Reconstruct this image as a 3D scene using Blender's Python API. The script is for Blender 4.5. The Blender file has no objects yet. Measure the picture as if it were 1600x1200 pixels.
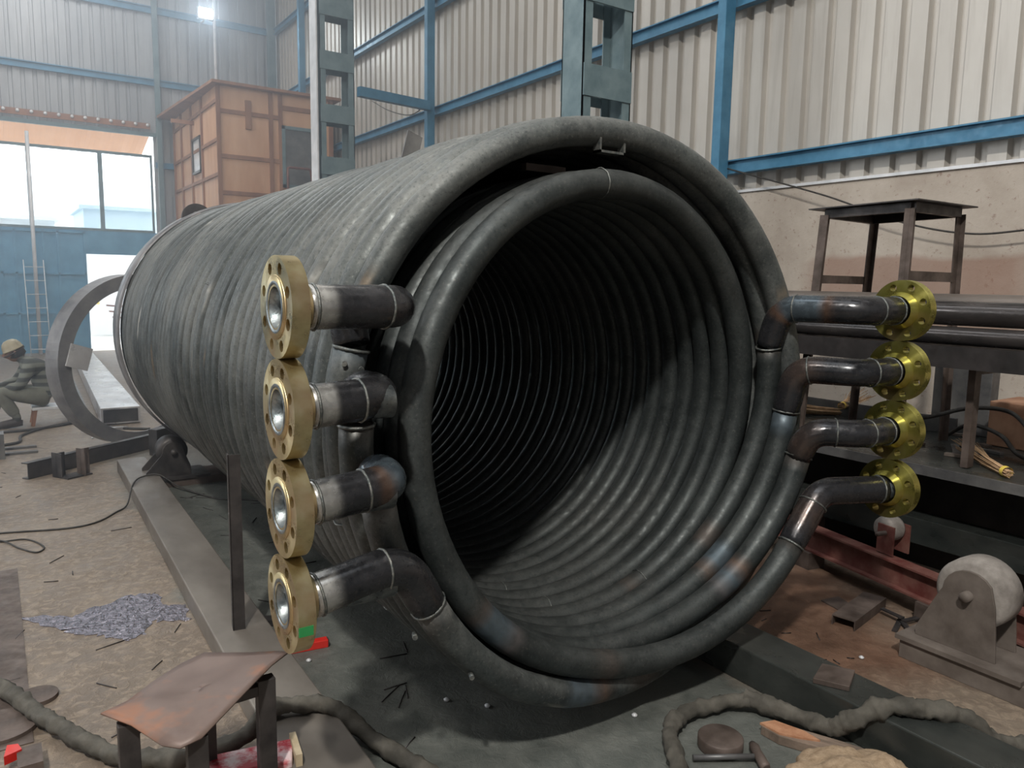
import bpy, bmesh, math, random
from math import sin, cos, pi, radians, atan2, hypot, sqrt
from mathutils import Vector, Matrix, noise
random.seed(7)
S = bpy.context.scene
COL = S.collection

# ------------------------------------------------------------------ camera
YAW, PITCH, ROLL = 0.59583, 0.131244, 0.016213
fw = Vector((sin(YAW)*cos(PITCH), cos(YAW)*cos(PITCH), -sin(PITCH)))
rt = Vector((cos(YAW), -sin(YAW), 0)); up = rt.cross(fw)
r2 = rt*cos(ROLL) + up*sin(ROLL); u2 = -rt*sin(ROLL) + up*cos(ROLL)
cd = bpy.data.cameras.new('camera'); cam = bpy.data.objects.new('camera', cd); COL.objects.link(cam)
cd.sensor_fit = 'HORIZONTAL'; cd.sensor_width = 36; cd.lens = 1197.9*36/1600
cd.clip_start = 0.05; cd.clip_end = 200
M = Matrix((r2, u2, -fw)).transposed().to_4x4(); M.translation = Vector((0, 0, 1.6))
cam.matrix_world = M
S.camera = cam

# ------------------------------------------------------------------ world, view, lights
S.view_settings.view_transform = 'Standard'; S.view_settings.look = 'None'
S.view_settings.gamma = 1; S.view_settings.exposure = 0.0; S.view_settings.use_curve_mapping = False
W = bpy.data.worlds.new('world'); S.world = W; W.use_nodes = True
bg = W.node_tree.nodes['Background']; bg.inputs[0].default_value = (0.86, 0.93, 1.0, 1); bg.inputs[1].default_value = 5.0

def area(name, loc, target, sx, sy, power, color):
    l = bpy.data.lights.new(name, 'AREA'); l.shape = 'RECTANGLE'; l.size = sx; l.size_y = sy
    l.energy = power; l.color = color
    o = bpy.data.objects.new(name, l); COL.objects.link(o); o.location = loc
    d = Vector(target) - Vector(loc); o.rotation_euler = d.to_track_quat('-Z', 'Y').to_euler()
    return o
area('high_bay_lamp_light', (-2.3, -2.1, 7.4), (1.9, 2.3, 0.6), 0.35, 0.35, 580, (1.0, 0.97, 0.90))
area('skylight_near', (0.6, 5.0, 8.6), (0.6, 5.01, 0), 2.0, 13.0, 230, (0.92, 0.97, 1.0))
area('skylight_right', (4.3, 5.0, 8.6), (4.3, 5.01, 0), 0.9, 13.0, 60, (1.0, 0.97, 0.92))
area('hall_fill', (-6.5, -3.0, 4.5), (4.5, 5.0, 2.0), 5.0, 4.0, 55, (1.0, 0.97, 0.93))  # unseen fill added behind the camera for the rest of the hall
area('wall_fill', (-3.0, 1.0, 7.8), (5.8, 5.5, 3.6), 0.8, 0.8, 150, (1.0, 0.96, 0.90))  # lamp without a body, added to brighten the right wall
area('left_fill', (-7.4, 9.0, 3.8), (2.0, 7.5, 1.0), 3.2, 9.0, 620, (0.90, 0.95, 1.0))  # unseen side fill added to light the coil's left flank
area('far_fill', (0.5, 14.5, 8.6), (0.5, 14.51, 0), 4.0, 5.0, 420, (0.93, 0.97, 1.0))  # unseen overhead fill added to brighten the far end

# ------------------------------------------------------------------ materials
def nodes(name):
    m = bpy.data.materials.new(name); m.use_nodes = True
    nt = m.node_tree; b = nt.nodes['Principled BSDF']
    return m, nt, b
def link(nt, a, b): nt.links.new(a, b)
def coords(nt, kind='Object', scale=(1, 1, 1)):
    t = nt.nodes.new('ShaderNodeTexCoord'); mp = nt.nodes.new('ShaderNodeMapping')
    mp.inputs['Scale'].default_value = scale
    link(nt, t.outputs[kind], mp.inputs['Vector']); return mp.outputs[0]
def noise_n(nt, vec, scale, detail=4, rough=.6, dist=0):
    n = nt.nodes.new('ShaderNodeTexNoise'); n.inputs['Scale'].default_value = scale
    n.inputs['Detail'].default_value = detail; n.inputs['Roughness'].default_value = rough
    n.inputs['Distortion'].default_value = dist
    link(nt, vec, n.inputs['Vector']); return n.outputs['Fac']
def ramp(nt, fac, stops):
    r = nt.nodes.new('ShaderNodeValToRGB'); e = r.color_ramp.elements
    while len(e) < len(stops): e.new(.5)
    for i, (p, c) in enumerate(stops):
        e[i].position = p; e[i].color = (c[0], c[1], c[2], 1) if not isinstance(c, (int, float)) else (c, c, c, 1)
    link(nt, fac, r.inputs[0]); return r.outputs[0]
def mix(nt, fac, a, b, mode='MIX'):
    m = nt.nodes.new('ShaderNodeMix'); m.data_type = 'RGBA'; m.blend_type = mode
    for s, v in ((m.inputs[0], fac), (m.inputs[6], a), (m.inputs[7], b)):
        if hasattr(v, 'is_linked') or hasattr(v, 'links'): link(nt, v, s)
        elif isinstance(v, (int, float)): s.default_value = v
        else: s.default_value = (v[0], v[1], v[2], 1)
    return m.outputs[2]
def mth(nt, op, a, b=0, clamp=False):
    m = nt.nodes.new('ShaderNodeMath'); m.operation = op; m.use_clamp = clamp
    for s, v in ((m.inputs[0], a), (m.inputs[1], b)):
        if isinstance(v, (int, float)): s.default_value = v
        else: link(nt, v, s)
    return m.outputs[0]
def bump(nt, b, h, strength=.3, dist=.01):
    n = nt.nodes.new('ShaderNodeBump'); n.inputs['Strength'].default_value = strength
    n.inputs['Distance'].default_value = dist
    link(nt, h, n.inputs['Height']); link(nt, n.outputs[0], b.inputs['Normal'])

def simple(name, c1, c2, rough=.6, metal=0, scale=6, stretch=(1, 1, 1), bmp=.15, lo=.35, hi=.65, rr=.12, detail=5):
    m, nt, b = nodes(name)
    v = coords(nt, 'Object', stretch); f = noise_n(nt, v, scale, detail, .62)
    link(nt, ramp(nt, f, [(lo, c1), (hi, c2)]), b.inputs['Base Color'])
    f2 = noise_n(nt, v, scale*2.7, 3)
    link(nt, ramp(nt, f2, [(.3, max(.05, rough-rr)), (.7, min(1, rough+rr))]), b.inputs['Roughness'])
    b.inputs['Metallic'].default_value = metal
    if bmp: bump(nt, b, noise_n(nt, v, scale*5, 4), bmp, .004)
    return m

def coil_steel(name, dark, light, dust, dust_amt=.5, rough=.42, use_tint=True, metal=.55):
    m, nt, b = nodes(name)
    v = coords(nt); f = noise_n(nt, v, 5, 6, .65); f2 = noise_n(nt, v, 28, 4, .6); f3 = noise_n(nt, v, 1.7, 3)
    c = ramp(nt, f, [(.32, dark), (.68, light)])
    dm = mth(nt, 'MULTIPLY', ramp(nt, f3, [(.42, 0.0), (.66, dust_amt)]), ramp(nt, f2, [(.3, .5), (.7, 1.0)]))
    # settled dust lies on upward surfaces
    g = nt.nodes.new('ShaderNodeNewGeometry'); sx = nt.nodes.new('ShaderNodeSeparateXYZ'); link(nt, g.outputs['Normal'], sx.inputs[0])
    upz = mth(nt, 'MULTIPLY', mth(nt, 'MAXIMUM', sx.outputs[2], 0.0), dust_amt)
    dm = mth(nt, 'ADD', dm, mth(nt, 'MULTIPLY', upz, ramp(nt, f2, [(.3, .35), (.7, .9)])), True)
    c = mix(nt, dm, c, dust)
    f5 = noise_n(nt, v, 95, 3, .7)
    c = mix(nt, ramp(nt, f5, [(.30, .55), (.46, 0.0)]), c, (dark[0]*.6, dark[1]*.6, dark[2]*.6))
    c = mix(nt, ramp(nt, f5, [(.58, 0.0), (.72, .5)]), c, dust)
    if use_tint:
        a = nt.nodes.new('ShaderNodeVertexColor'); a.layer_name = 'tint'
        c = mix(nt, mth(nt, 'MULTIPLY', a.outputs['Alpha'], ramp(nt, f2, [(.25, .55), (.6, 1.0)])), c, a.outputs['Color'])
    link(nt, c, b.inputs['Base Color'])
    rgh = mth(nt, 'ADD', ramp(nt, f2, [(.3, rough-.08), (.7, rough+.2)]), mth(nt, 'MULTIPLY', dm, .3), True)
    link(nt, rgh, b.inputs['Roughness'])
    link(nt, mth(nt, 'SUBTRACT', metal, mth(nt, 'MULTIPLY', dm, .5), True), b.inputs['Metallic'])
    bump(nt, b, f2, .12, .004)
    return m

MT = {}
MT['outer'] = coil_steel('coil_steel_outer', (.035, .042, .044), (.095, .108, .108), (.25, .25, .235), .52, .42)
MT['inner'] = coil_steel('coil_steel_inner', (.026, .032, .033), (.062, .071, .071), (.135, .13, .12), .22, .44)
MT['nozzle'] = coil_steel('nozzle_steel', (.018, .02, .024), (.050, .050, .055), (.10, .085, .078), .10, .18)
MT['weld'] = simple('weld_bead_steel', (.09, .105, .11), (.26, .26, .24), .42, .7, 60, bmp=.5)
MT['bore'] = simple('machined_bore_steel', (.14, .165, .175), (.38, .41, .42), .36, .85, 30)
MT['darksteel'] = simple('dark_mill_steel', (.035, .032, .033), (.085, .076, .074), .5, .4, 7)
MT['hoopsteel'] = simple('hoop_steel', (.13, .13, .14), (.26, .255, .26), .45, .3, 4)
MT['blacksteel'] = simple('black_steel', (.016, .014, .014), (.035, .03, .03), .6, .2, 7)
MT['greysteel'] = simple('grey_steel', (.10, .10, .105), (.20, .195, .19), .5, .45, 5)
MT['brownsteel'] = simple('brown_rusty_steel', (.065, .048, .04), (.15, .115, .10), .62, .25, 7)
MT['dustysteel'] = simple('dusty_brown_steel', (.10, .08, .068), (.19, .16, .14), .7, .15, 5)
MT['beamtop'] = simple('dusty_box_section', (.13, .112, .098), (.225, .20, .175), .5, .25, 2.2, (1, .5, 1))
MT['greenbeam'] = simple('dark_green_box_section', (.02, .026, .026), (.082, .088, .082), .30, .45, 2.5, (1, .6, 1))
MT['brightbeam'] = simple('pale_box_section', (.42, .41, .42), (.66, .65, .66), .35, .3, 3)
MT['redpaint'] = simple('red_painted_steel', (.12, .030, .025), (.21, .10, .08), .6, .1, 9)
MT['redbox'] = simple('bright_red_paint', (.55, .02, .015), (.65, .035, .025), .45, 0, 8, bmp=0)
MT['blue'] = simple('blue_girt_paint', (.045, .16, .27), (.075, .225, .36), .45, .1, 6)
MT['bluegrey'] = simple('blue_grey_column_paint', (.10, .155, .175), (.17, .235, .255), .5, .05, 5)
MT['gateblue'] = simple('blue_gate_paint', (.07, .25, .42), (.12, .34, .52), .5, .05, 4)
MT['whitepole'] = simple('white_painted_steel', (.55, .56, .58), (.72, .72, .74), .4, .1, 5)
MT['plywood'] = simple('plywood', (.52, .27, .15), (.68, .42, .27), .65, 0, 2.2, (1, 1, .25))
MT['plybatten'] = simple('wooden_batten', (.22, .095, .055), (.34, .17, .10), .7, 0, 5, (1, 1, .3))
MT['canvas'] = simple('dusty_canvas', (.05, .046, .038), (.115, .105, .088), .9, 0, 9, bmp=.5)
MT['burlap'] = simple('burlap', (.27, .19, .12), (.42, .31, .21), .95, 0, 40, bmp=.8)
MT['brokenwood'] = simple('weathered_wood', (.12, .09, .07), (.26, .19, .145), .85, 0, 8, (1, 6, 1), bmp=.6)
MT['freshwood'] = simple('split_wood', (.35, .16, .085), (.50, .27, .16), .8, 0, 20, bmp=.6)
MT['straw'] = simple('straw', (.36, .22, .12), (.58, .40, .24), .75, 0, 20, bmp=0)
MT['rubber'] = simple('black_cable_rubber', (.02, .018, .017), (.05, .045, .04), .6, 0, 20, bmp=0)
MT['carton'] = simple('printed_carton', (.50, .03, .05), (.72, .55, .56), .55, 0, 7, bmp=.1, lo=.46, hi=.56)
MT['kraft'] = simple('kraft_cardboard', (.42, .33, .21), (.55, .45, .31), .8, 0, 12, bmp=.2)
MT['wallsheet'] = None
MT['rollrubber'] = simple('dusty_grey_roller', (.17, .15, .135), (.33, .30, .275), .75, 0, 9, bmp=.5)
MT['boxwood'] = simple('orange_brown_box', (.30, .15, .09), (.44, .25, .16), .7, 0, 6)
MT['green'] = simple('green_marker_paint', (.02, .22, .06), (.03, .27, .08), .5, 0, 8, bmp=0)
MT['helmet'] = simple('tan_helmet', (.26, .22, .14), (.36, .31, .21), .5, 0, 6, bmp=0)
MT['skin'] = simple('skin', (.22, .115, .075), (.28, .15, .10), .55, 0, 10, bmp=0)
MT['trouser'] = simple('olive_trousers', (.12, .12, .095), (.18, .18, .145), .85, 0, 9)
MT['shoe'] = simple('dark_leather', (.03, .02, .018), (.06, .042, .035), .6, 0, 9)
MT['hair'] = simple('black_hair', (.01, .009, .008), (.025, .02, .02), .6, 0, 30)
MT['concreteout'] = simple('pale_yard_concrete', (.62, .60, .56), (.75, .73, .70), .8, 0, 1.0)
MT['outwhite'] = simple('white_render', (.78, .78, .78), (.85, .85, .85), .8, 0, 1.0)
MT['outblue'] = simple('pale_blue_sheeting', (.55, .68, .76), (.62, .74, .80), .6, 0, 1.5)
MT['yellow'] = simple('yellow_paint', (.85, .62, .10), (.9, .7, .15), .6, 0, 2, bmp=0)

def mat_stripe_shirt():
    m, nt, b = nodes('striped_shirt')
    v = coords(nt); w = nt.nodes.new('ShaderNodeTexWave'); w.wave_type = 'BANDS'; w.bands_direction = 'Z'
    w.inputs['Scale'].default_value = 3.6; w.inputs['Distortion'].default_value = 1.6; w.inputs['Detail'].default_value = 1
    link(nt, v, w.inputs['Vector'])
    link(nt, ramp(nt, w.outputs['Fac'], [(.42, (.045, .048, .045)), (.58, (.15, .155, .13))]), b.inputs['Base Color'])
    b.inputs['Roughness'].default_value = .9; return m
MT['shirt'] = mat_stripe_shirt()

def mat_flange(c1=(.46, .36, .20), c2=(.60, .49, .27), c3=(.68, .60, .38), an=.75, ar=0.0):
    m, nt, b = nodes('yellow_zinc_flange')
    v = coords(nt); f = noise_n(nt, v, 14, 4); f2 = noise_n(nt, v, 5, 3)
    c = ramp(nt, f, [(.3, c1), (.5, c2), (.7, c3)])
    c = mix(nt, ramp(nt, f2, [(.55, 0.0), (.75, .45)]), c, (.60, .30, .20))
    link(nt, c, b.inputs['Base Color']); b.inputs['Metallic'].default_value = .92
    link(nt, ramp(nt, f, [(.3, .24), (.7, .38)]), b.inputs['Roughness'])
    b.inputs['Anisotropic'].default_value = an; b.inputs['Anisotropic Rotation'].default_value = ar
    t = nt.nodes.new('ShaderNodeTangent'); t.direction_type = 'RADIAL'; t.axis = 'X'
    link(nt, t.outputs[0], b.inputs['Tangent'])
    return m
MT['flange'] = mat_flange()
MT['flange_yellow'] = mat_flange((.34, .30, .07), (.46, .42, .11), (.54, .50, .17), .9, .25)

def mat_glass():
    m, nt, b = nodes('window_pane_glass')
    out = [n for n in nt.nodes if n.type == 'OUTPUT_MATERIAL'][0]
    tr = nt.nodes.new('ShaderNodeBsdfTransparent'); gl = nt.nodes.new('ShaderNodeBsdfGlossy'); gl.inputs['Roughness'].default_value = .05
    fr = nt.nodes.new('ShaderNodeFresnel'); ms = nt.nodes.new('ShaderNodeMixShader')
    tr.inputs[0].default_value = (.92, .95, .97, 1)
    link(nt, fr.outputs[0], ms.inputs[0]); link(nt, tr.outputs[0], ms.inputs[1]); link(nt, gl.outputs[0], ms.inputs[2])
    link(nt, ms.outputs[0], out.inputs[0]); return m
MT['glass'] = mat_glass()

def mat_sheet(name, c1, c2, c3):
    m, nt, b = nodes(name)
    v = coords(nt, 'Object', (1, 1, .35)); f = noise_n(nt, v, 1.3, 5, .6); f2 = noise_n(nt, coords(nt, 'Object', (6, 6, .5)), 2.0, 4)
    c = ramp(nt, f, [(.35, c1), (.65, c2)])
    c = mix(nt, ramp(nt, f2, [(.5, 0.0), (.72, .5)]), c, c3)
    link(nt, c, b.inputs['Base Color']); b.inputs['Roughness'].default_value = .42; b.inputs['Metallic'].default_value = .15
    return m
MT['wallsheet'] = mat_sheet('beige_wall_sheeting', (.44, .41, .375), (.54, .51, .47), (.36, .33, .30))
MT['farsheet'] = mat_sheet('grey_wall_sheeting', (.30, .31, .33), (.40, .405, .42), (.24, .24, .25))

def mat_concrete_wall():
    m, nt, b = nodes('stained_plaster')
    v = coords(nt); f = noise_n(nt, v, 2.0, 6, .65); f2 = noise_n(nt, v, 26, 4, .7); f3 = noise_n(nt, v, .9, 4)
    c = ramp(nt, f, [(.3, (.37, .31, .26)), (.7, (.52, .46, .40))])
    c = mix(nt, ramp(nt, f2, [(.60, 0.0), (.70, .6)]), c, (.20, .12, .09))
    # reddish brown stain patch low on the wall
    sp = nt.nodes.new('ShaderNodeSeparateXYZ'); link(nt, coords(nt), sp.inputs[0])
    zz = mth(nt, 'ADD', sp.outputs[2], mth(nt, 'MULTIPLY', mth(nt, 'SUBTRACT', f3, .5), .25))
    k = mth(nt, 'MULTIPLY', ramp(nt, mth(nt, 'DIVIDE', zz, 3.0), [(.40, 0.0), (.44, 1.0), (.605, 1.0), (.62, 0.0)]),
            ramp(nt, mth(nt, 'DIVIDE', sp.outputs[1], 10.0), [(.22, 0.0), (.25, 1.0), (.39, 1.0), (.42, 0.0)]))
    c = mix(nt, mth(nt, 'MULTIPLY', k, .62), c, (.25, .13, .09))
    link(nt, c, b.inputs['Base Color']); b.inputs['Roughness'].default_value = .9
    bump(nt, b, f2, .3, .01); return m
MT['plaster'] = mat_concrete_wall()

def mat_floor():
    m, nt, b = nodes('worn_workshop_floor')
    v = coords(nt); sp = nt.nodes.new('ShaderNodeSeparateXYZ'); link(nt, v, sp.inputs[0])
    f = noise_n(nt, v, 1.4, 8, .62); f2 = noise_n(nt, v, 22, 5, .7, .6); f3 = noise_n(nt, v, 7, 5, .65, .4); f4 = noise_n(nt, v, .55, 3)
    base = ramp(nt, f, [(.3, (.125, .094, .070)), (.55, (.19, .148, .113)), (.75, (.245, .20, .158))])
    base = mix(nt, ramp(nt, f2, [(.48, 0.0), (.62, .55)]), base, (.35, .275, .205))
    base = mix(nt, ramp(nt, f3, [(.30, .45), (.48, 0.0)]), base, (.085, .064, .052))
    # grey-green metal dust zone under and beside the coil
    green = ramp(nt, f3, [(.3, (.085, .093, .086)), (.7, (.145, .15, .136))])
    green = mix(nt, ramp(nt, f2, [(.62, 0.0), (.72, .45)]), green, (.22, .21, .18))
    wob = mth(nt, 'MULTIPLY', mth(nt, 'SUBTRACT', f, .5), .9)
    x = mth(nt, 'ADD', sp.outputs[0], wob)
    kx = mth(nt, 'MULTIPLY', ramp(nt, mth(nt, 'DIVIDE', x, 4.0), [(.17, 0.0), (.225, 1.0), (.60, 1.0), (.66, 0.0)]),
             ramp(nt, mth(nt, 'DIVIDE', mth(nt, 'ADD', sp.outputs[1], wob), 12.0), [(.55, 1.0), (.72, 0.0)]))
    c = mix(nt, kx, base, green)
    # rusty patch on the right
    dx = mth(nt, 'SUBTRACT', sp.outputs[0], 3.15); dy = mth(nt, 'SUBTRACT', sp.outputs[1], 2.35)
    dd = mth(nt, 'ADD', mth(nt, 'SQRT', mth(nt, 'ADD', mth(nt, 'MULTIPLY', dx, dx), mth(nt, 'MULTIPLY', mth(nt, 'MULTIPLY', dy, dy), .7))), wob)
    kr = ramp(nt, dd, [(.45, .85), (.85, 0.0)])
    c = mix(nt, kr, c, ramp(nt, f3, [(.3, (.10, .05, .032)), (.7, (.20, .105, .065))]))
    # dark oily patch by the far channel
    link(nt, c, b.inputs['Base Color'])
    link(nt, ramp(nt, f3, [(.3, .38), (.7, .68)]), b.inputs['Roughness'])
    bump(nt, b, f2, .6, .012)
    return m
MT['floor'] = mat_floor()

# ------------------------------------------------------------------ mesh helpers
class MB:
    def __init__(s): s.v = []; s.f = []; s.sm = []; s.c = {}
    def add(s, vs, fs, smooth=False, cols=None):
        n = len(s.v); s.v += [tuple(v) for v in vs]
        for f in fs: s.f.append(tuple(n+i for i in f)); s.sm.append(smooth)
        if cols:
            for i, c in enumerate(cols): s.c[n+i] = c
        return s
    def box(s, x0, x1, y0, y1, z0, z1, mat=None):
        vs = [(x0, y0, z0), (x1, y0, z0), (x1, y1, z0), (x0, y1, z0), (x0, y0, z1), (x1, y0, z1), (x1, y1, z1), (x0, y1, z1)]
        if mat is not None: vs = [mat @ Vector(v) for v in vs]
        s.add(vs, [(0, 3, 2, 1), (4, 5, 6, 7), (0, 1, 5, 4), (1, 2, 6, 5), (2, 3, 7, 6), (3, 0, 4, 7)]); return s
    def bar(s, a, b, w, h=None, upv=(0, 0, 1)):          # rectangular bar from a to b
        h = h or w; a = Vector(a); b = Vector(b); d = (b-a); L = d.length; d.normalize()
        u = Vector(upv)
        if abs(d.dot(u)) > .98: u = Vector((0, 1, 0))
        sd = d.cross(u).normalized(); u = sd.cross(d).normalized()
        m = Matrix((sd, d, u)).transposed().to_4x4(); m.translation = a
        return s.box(-w/2, w/2, 0, L, -h/2, h/2, m)
    def tube(s, pts, r, n=12, closed=False, caps=True, cols=None):
        P = [Vector(p) for p in pts]; N = len(P); R = r if isinstance(r, (list, tuple)) else [r]*N
        T = []
        for i in range(N):
            a = P[i-1] if (i > 0 or closed) else P[i]; b = P[(i+1) % N] if (i < N-1 or closed) else P[i]
            T.append((b-a).normalized())
        u = Vector((0, 0, 1))
        if abs(T[0].dot(u)) > .9: u = Vector((1, 0, 0))
        u = (u - T[0]*u.dot(T[0])).normalized(); vs = []; cc = []
        for i in range(N):
            u = (u - T[i]*u.dot(T[i])).normalized(); w = T[i].cross(u)
            for k in range(n):
                a = 2*pi*k/n; vs.append(P[i] + (u*cos(a) + w*sin(a))*R[i])
                if cols: cc.append(cols[i](k/n) if callable(cols[i]) else cols[i])
        fs = []
        for i in range(N if closed else N-1):
            j = (i+1) % N
            for k in range(n):
                l = (k+1) % n; fs.append((i*n+k, i*n+l, j*n+l, j*n+k))
        s.add(vs, fs, True, cc if cols else None)
        if caps and not closed:
            b0 = len(s.v)-len(vs)
            s.f.append(tuple(b0+k for k in reversed(range(n)))); s.sm.append(False)
            s.f.append(tuple(b0+(N-1)*n+k for k in range(n))); s.sm.append(False)
        return s
    def lathe(s, prof, mat=None, n=40, smooth=True, full=2*pi, a0=0):     # prof (r, x) about local X
        vs = []; N = len(prof); closed = full > 6.28; cnt = n if closed else n+1
        for k in range(cnt):
            a = a0 + full*k/n
            for r, x in prof:
                v = Vector((x, r*cos(a), r*sin(a)))
                vs.append(mat @ v if mat is not None else v)
        fs = []
        for k in range(n):
            l = (k+1) % cnt
            for i in range(N-1): fs.append((k*N+i, k*N+i+1, l*N+i+1, l*N+i))
        s.add(vs, fs, smooth); return s
    def prism(s, poly, h0, h1, mat=None):   # polygon in xy extruded along z
        n = len(poly); vs = [Vector((x, y, h0)) for x, y in poly] + [Vector((x, y, h1)) for x, y in poly]
        if mat is not None: vs = [mat @ v for v in vs]
        s.add(vs, [tuple(reversed(range(n))), tuple(range(n, 2*n))] + [(i, (i+1) % n, n+(i+1) % n, n+i) for i in range(n)]); return s
    def build(s, name, mat, parent=None, bevel=0, sub=0):
        me = bpy.data.meshes.new(name); me.from_pydata(s.v, [], s.f); me.update()
        if s.c:
            a = me.color_attributes.new('tint', 'FLOAT_COLOR', 'POINT')
            for i in range(len(s.v)): a.data[i].color = s.c.get(i, (0, 0, 0, 0))
        bm = bmesh.new(); bm.from_mesh(me); bmesh.ops.recalc_face_normals(bm, faces=bm.faces); bm.to_mesh(me); bm.free()
        for p, k in zip(me.polygons, s.sm): p.use_smooth = k
        me.materials.append(mat if not isinstance(mat, str) else MT[mat])
        o = bpy.data.objects.new(name, me); COL.objects.link(o)
        if parent: o.parent = parent
        if any(s.sm) and not all(s.sm):
            pass
        if bevel:
            m = o.modifiers.new('bevel', 'BEVEL'); m.width = bevel; m.segments = 2; m.limit_method = 'ANGLE'; m.angle_limit = radians(40)
        if sub:
            m = o.modifiers.new('sub', 'SUBSURF'); m.levels = sub; m.render_levels = sub
            for p in me.polygons: p.use_smooth = True
        return o
def tag(o, label, cat, group=None):
    o['label'] = label; o['category'] = cat
    if group: o['group'] = group
    return o
def empty(name, loc, label, cat, group=None, rz=0):
    o = bpy.data.objects.new(name, None); COL.objects.link(o); o.location = loc; o.rotation_euler = (0, 0, rz)
    o.empty_display_size = .1
    return tag(o, label, cat, group)
def struct(o): o['kind'] = 'structure'; return o
def chain(pts, rad, seg=8):
    """polyline with filleted corners -> list of points; rad list per inner corner"""
    P = [Vector(p) for p in pts]; out = [P[0]]
    for i in range(1, len(P)-1):
        r = rad[i-1] if isinstance(rad, (list, tuple)) else rad
        a = (P[i-1]-P[i]); b = (P[i+1]-P[i]); la, lb = a.length, b.length; a.normalize(); b.normalize()
        ang = a.angle(b); t = min(r/max(math.tan(ang/2), .05), la*.49 if i > 1 else la*.9, lb*.49 if i < len(P)-2 else lb*.9)
        s0 = P[i]+a*t; s1 = P[i]+b*t
        for k in range(seg+1):
            u = k/seg; out.append(s0*(1-u)**2 + P[i]*2*u*(1-u) + s1*u*u)
    out.append(P[-1]); return out
def smooth_path(pts, n=8):
    P = [Vector(p) for p in pts]; P = [P[0]*2-P[1]] + P + [P[-1]*2-P[-2]]; out = []
    for i in range(1, len(P)-2):
        for k in range(n):
            t = k/n; p0, p1, p2, p3 = P[i-1], P[i], P[i+1], P[i+2]
            out.append(.5*((2*p1)+(p2-p0)*t+(2*p0-5*p1+4*p2-p3)*t*t+(3*p1-p0-3*p2+p3)*t**3))
    out.append(P[-2]); return out

# ------------------------------------------------------------------ the shed
XW = 5.82; YF = 18.63; H = 9.0
fl_ = MB().box(-8, 6.1, -6, YF+.1, -.1, 0).build('floor', 'floor'); struct(fl_)
struct(MB().box(-30, 30, YF+.1, 60, -.12, -.02).build('trim_1', 'concreteout'))
struct(MB().box(-8, 6.3, -6, YF+.2, H, H+.1).build('ceiling', 'farsheet'))
struct(MB().box(-8.1, -8, -6, YF, 0, H).build('wall_left', 'farsheet'))
struct(MB().box(-8, 6.1, -6.1, -6, 0, H).build('wall_back', 'farsheet'))
struct(MB().box(XW, XW+.25, -6, YF, 0, 2.47).build('wall_right', 'plaster'))
struct(MB().box(XW-.02, XW+.1, -6, YF, 2.462, 2.485).build('trim_2', 'whitepole'))
def corrug(along, fixed, a0, a1, z0, z1, step, ribw, depth, first=None):
    mb = MB(); prof = []; a = a0
    while a < a1:
        e = min(a+step, a1); r0 = a+step-ribw*1.6
        prof += [(a, 0), (min(r0, e), 0)]
        if r0+ribw*1.6 <= a1+.001: prof += [(r0+ribw*.15, depth), (r0+ribw*1.35, depth)]
        a += step
    prof.append((a1, 0))
    vs = []
    for p, d in prof:
        for z in (z0, z1): vs.append((fixed+d, p, z) if along == 'y' else (p, fixed+d, z))
    mb.add(vs, [(2*i, 2*i+2, 2*i+3, 2*i+1) for i in range(len(prof)-1)]); return mb
struct(corrug('y', XW+.03, -6, YF, 2.47, H, .21, .052, .05).build('wall_right', 'wallsheet'))
struct(corrug('x', YF+.02, 3.12, XW+.1, 0, H, .21, .05, .035).build('wall_far', 'farsheet'))
struct(corrug('x', YF+.02, -8, 3.12, 4.66, H, .21, .05, .035).build('wall_far', 'farsheet'))
# steel girts and posts fixed on the two walls
def girt(mb, a, b, h=.12):        # C-channel girt: bright web with two dark lips
    a = Vector(a); b = Vector(b); mb.bar(a, b, .05, h); return mb
gt = MB()
for z in (2.69, 4.15, 5.68, 7.2):
    gt = MB(); gt.box(XW-.07, XW-.02, -6, YF-.02, z-.055, z+.055); gt.box(XW-.11, XW-.02, -6, YF-.02, z+.05, z+.062); gt.box(XW-.11, XW-.02, -6, YF-.02, z-.062, z-.05)
    struct(gt.build('trim_3', 'blue'))
for z in (5.73, 7.21):
    gt = MB(); gt.box(-8, XW-.1, YF-.07, YF-.02, z-.06, z+.06); gt.box(-8, XW-.1, YF-.11, YF-.02, z+.05, z+.07)
    struct(gt.build('trim_4', 'blue'))
struct(MB().box(3.14, 3.9, YF-.08, YF-.02, 3.95, 4.07).build('trim_4', 'blue'))
struct(MB().box(-8, 3.2, YF-.09, YF-.02, 4.60, 4.68).build('trim_5', 'bluegrey'))
wp = 0
for y, lab in ((4.97, 'blue steel wall post nearest the camera, right of the near batten column'), (10.65, 'blue steel wall post between the two batten columns, where the cross tie meets the wall'), (16.3, 'blue steel wall post beside the wooden cabin')):
    o = MB().box(-.13, 0, -.048, .048, 0, H-.5).build('wall_post', 'blue', bevel=.006)
    o.location = (XW-.115, y, 0)
    me = o.data
    tag(o, lab, 'steel post', 'blue wall posts')
o = MB().box(-.05, .05, -.10, 0, 0, H).build('wall_post', 'bluegrey', bevel=.006); o.location = (3.22, YF-.09, 0)
tag(o, 'grey-blue steel gate post at the right edge of the bright gate opening', 'steel post')
o = MB().box(-.09, .09, -.12, 0, 0, H).build('wall_post', 'bluegrey', bevel=.006); o.location = (XW-.14, YF-.12, 0)
tag(o, 'grey-blue corner post where the far wall meets the side wall', 'steel post')
o = MB().bar((4.42, 10.45, 4.21), (XW-.25, 10.55, 4.19), .10, .13).build('cross_tie', 'blue'); tag(o, 'blue steel cross tie between the far batten column and the wall', 'steel beam')

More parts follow.
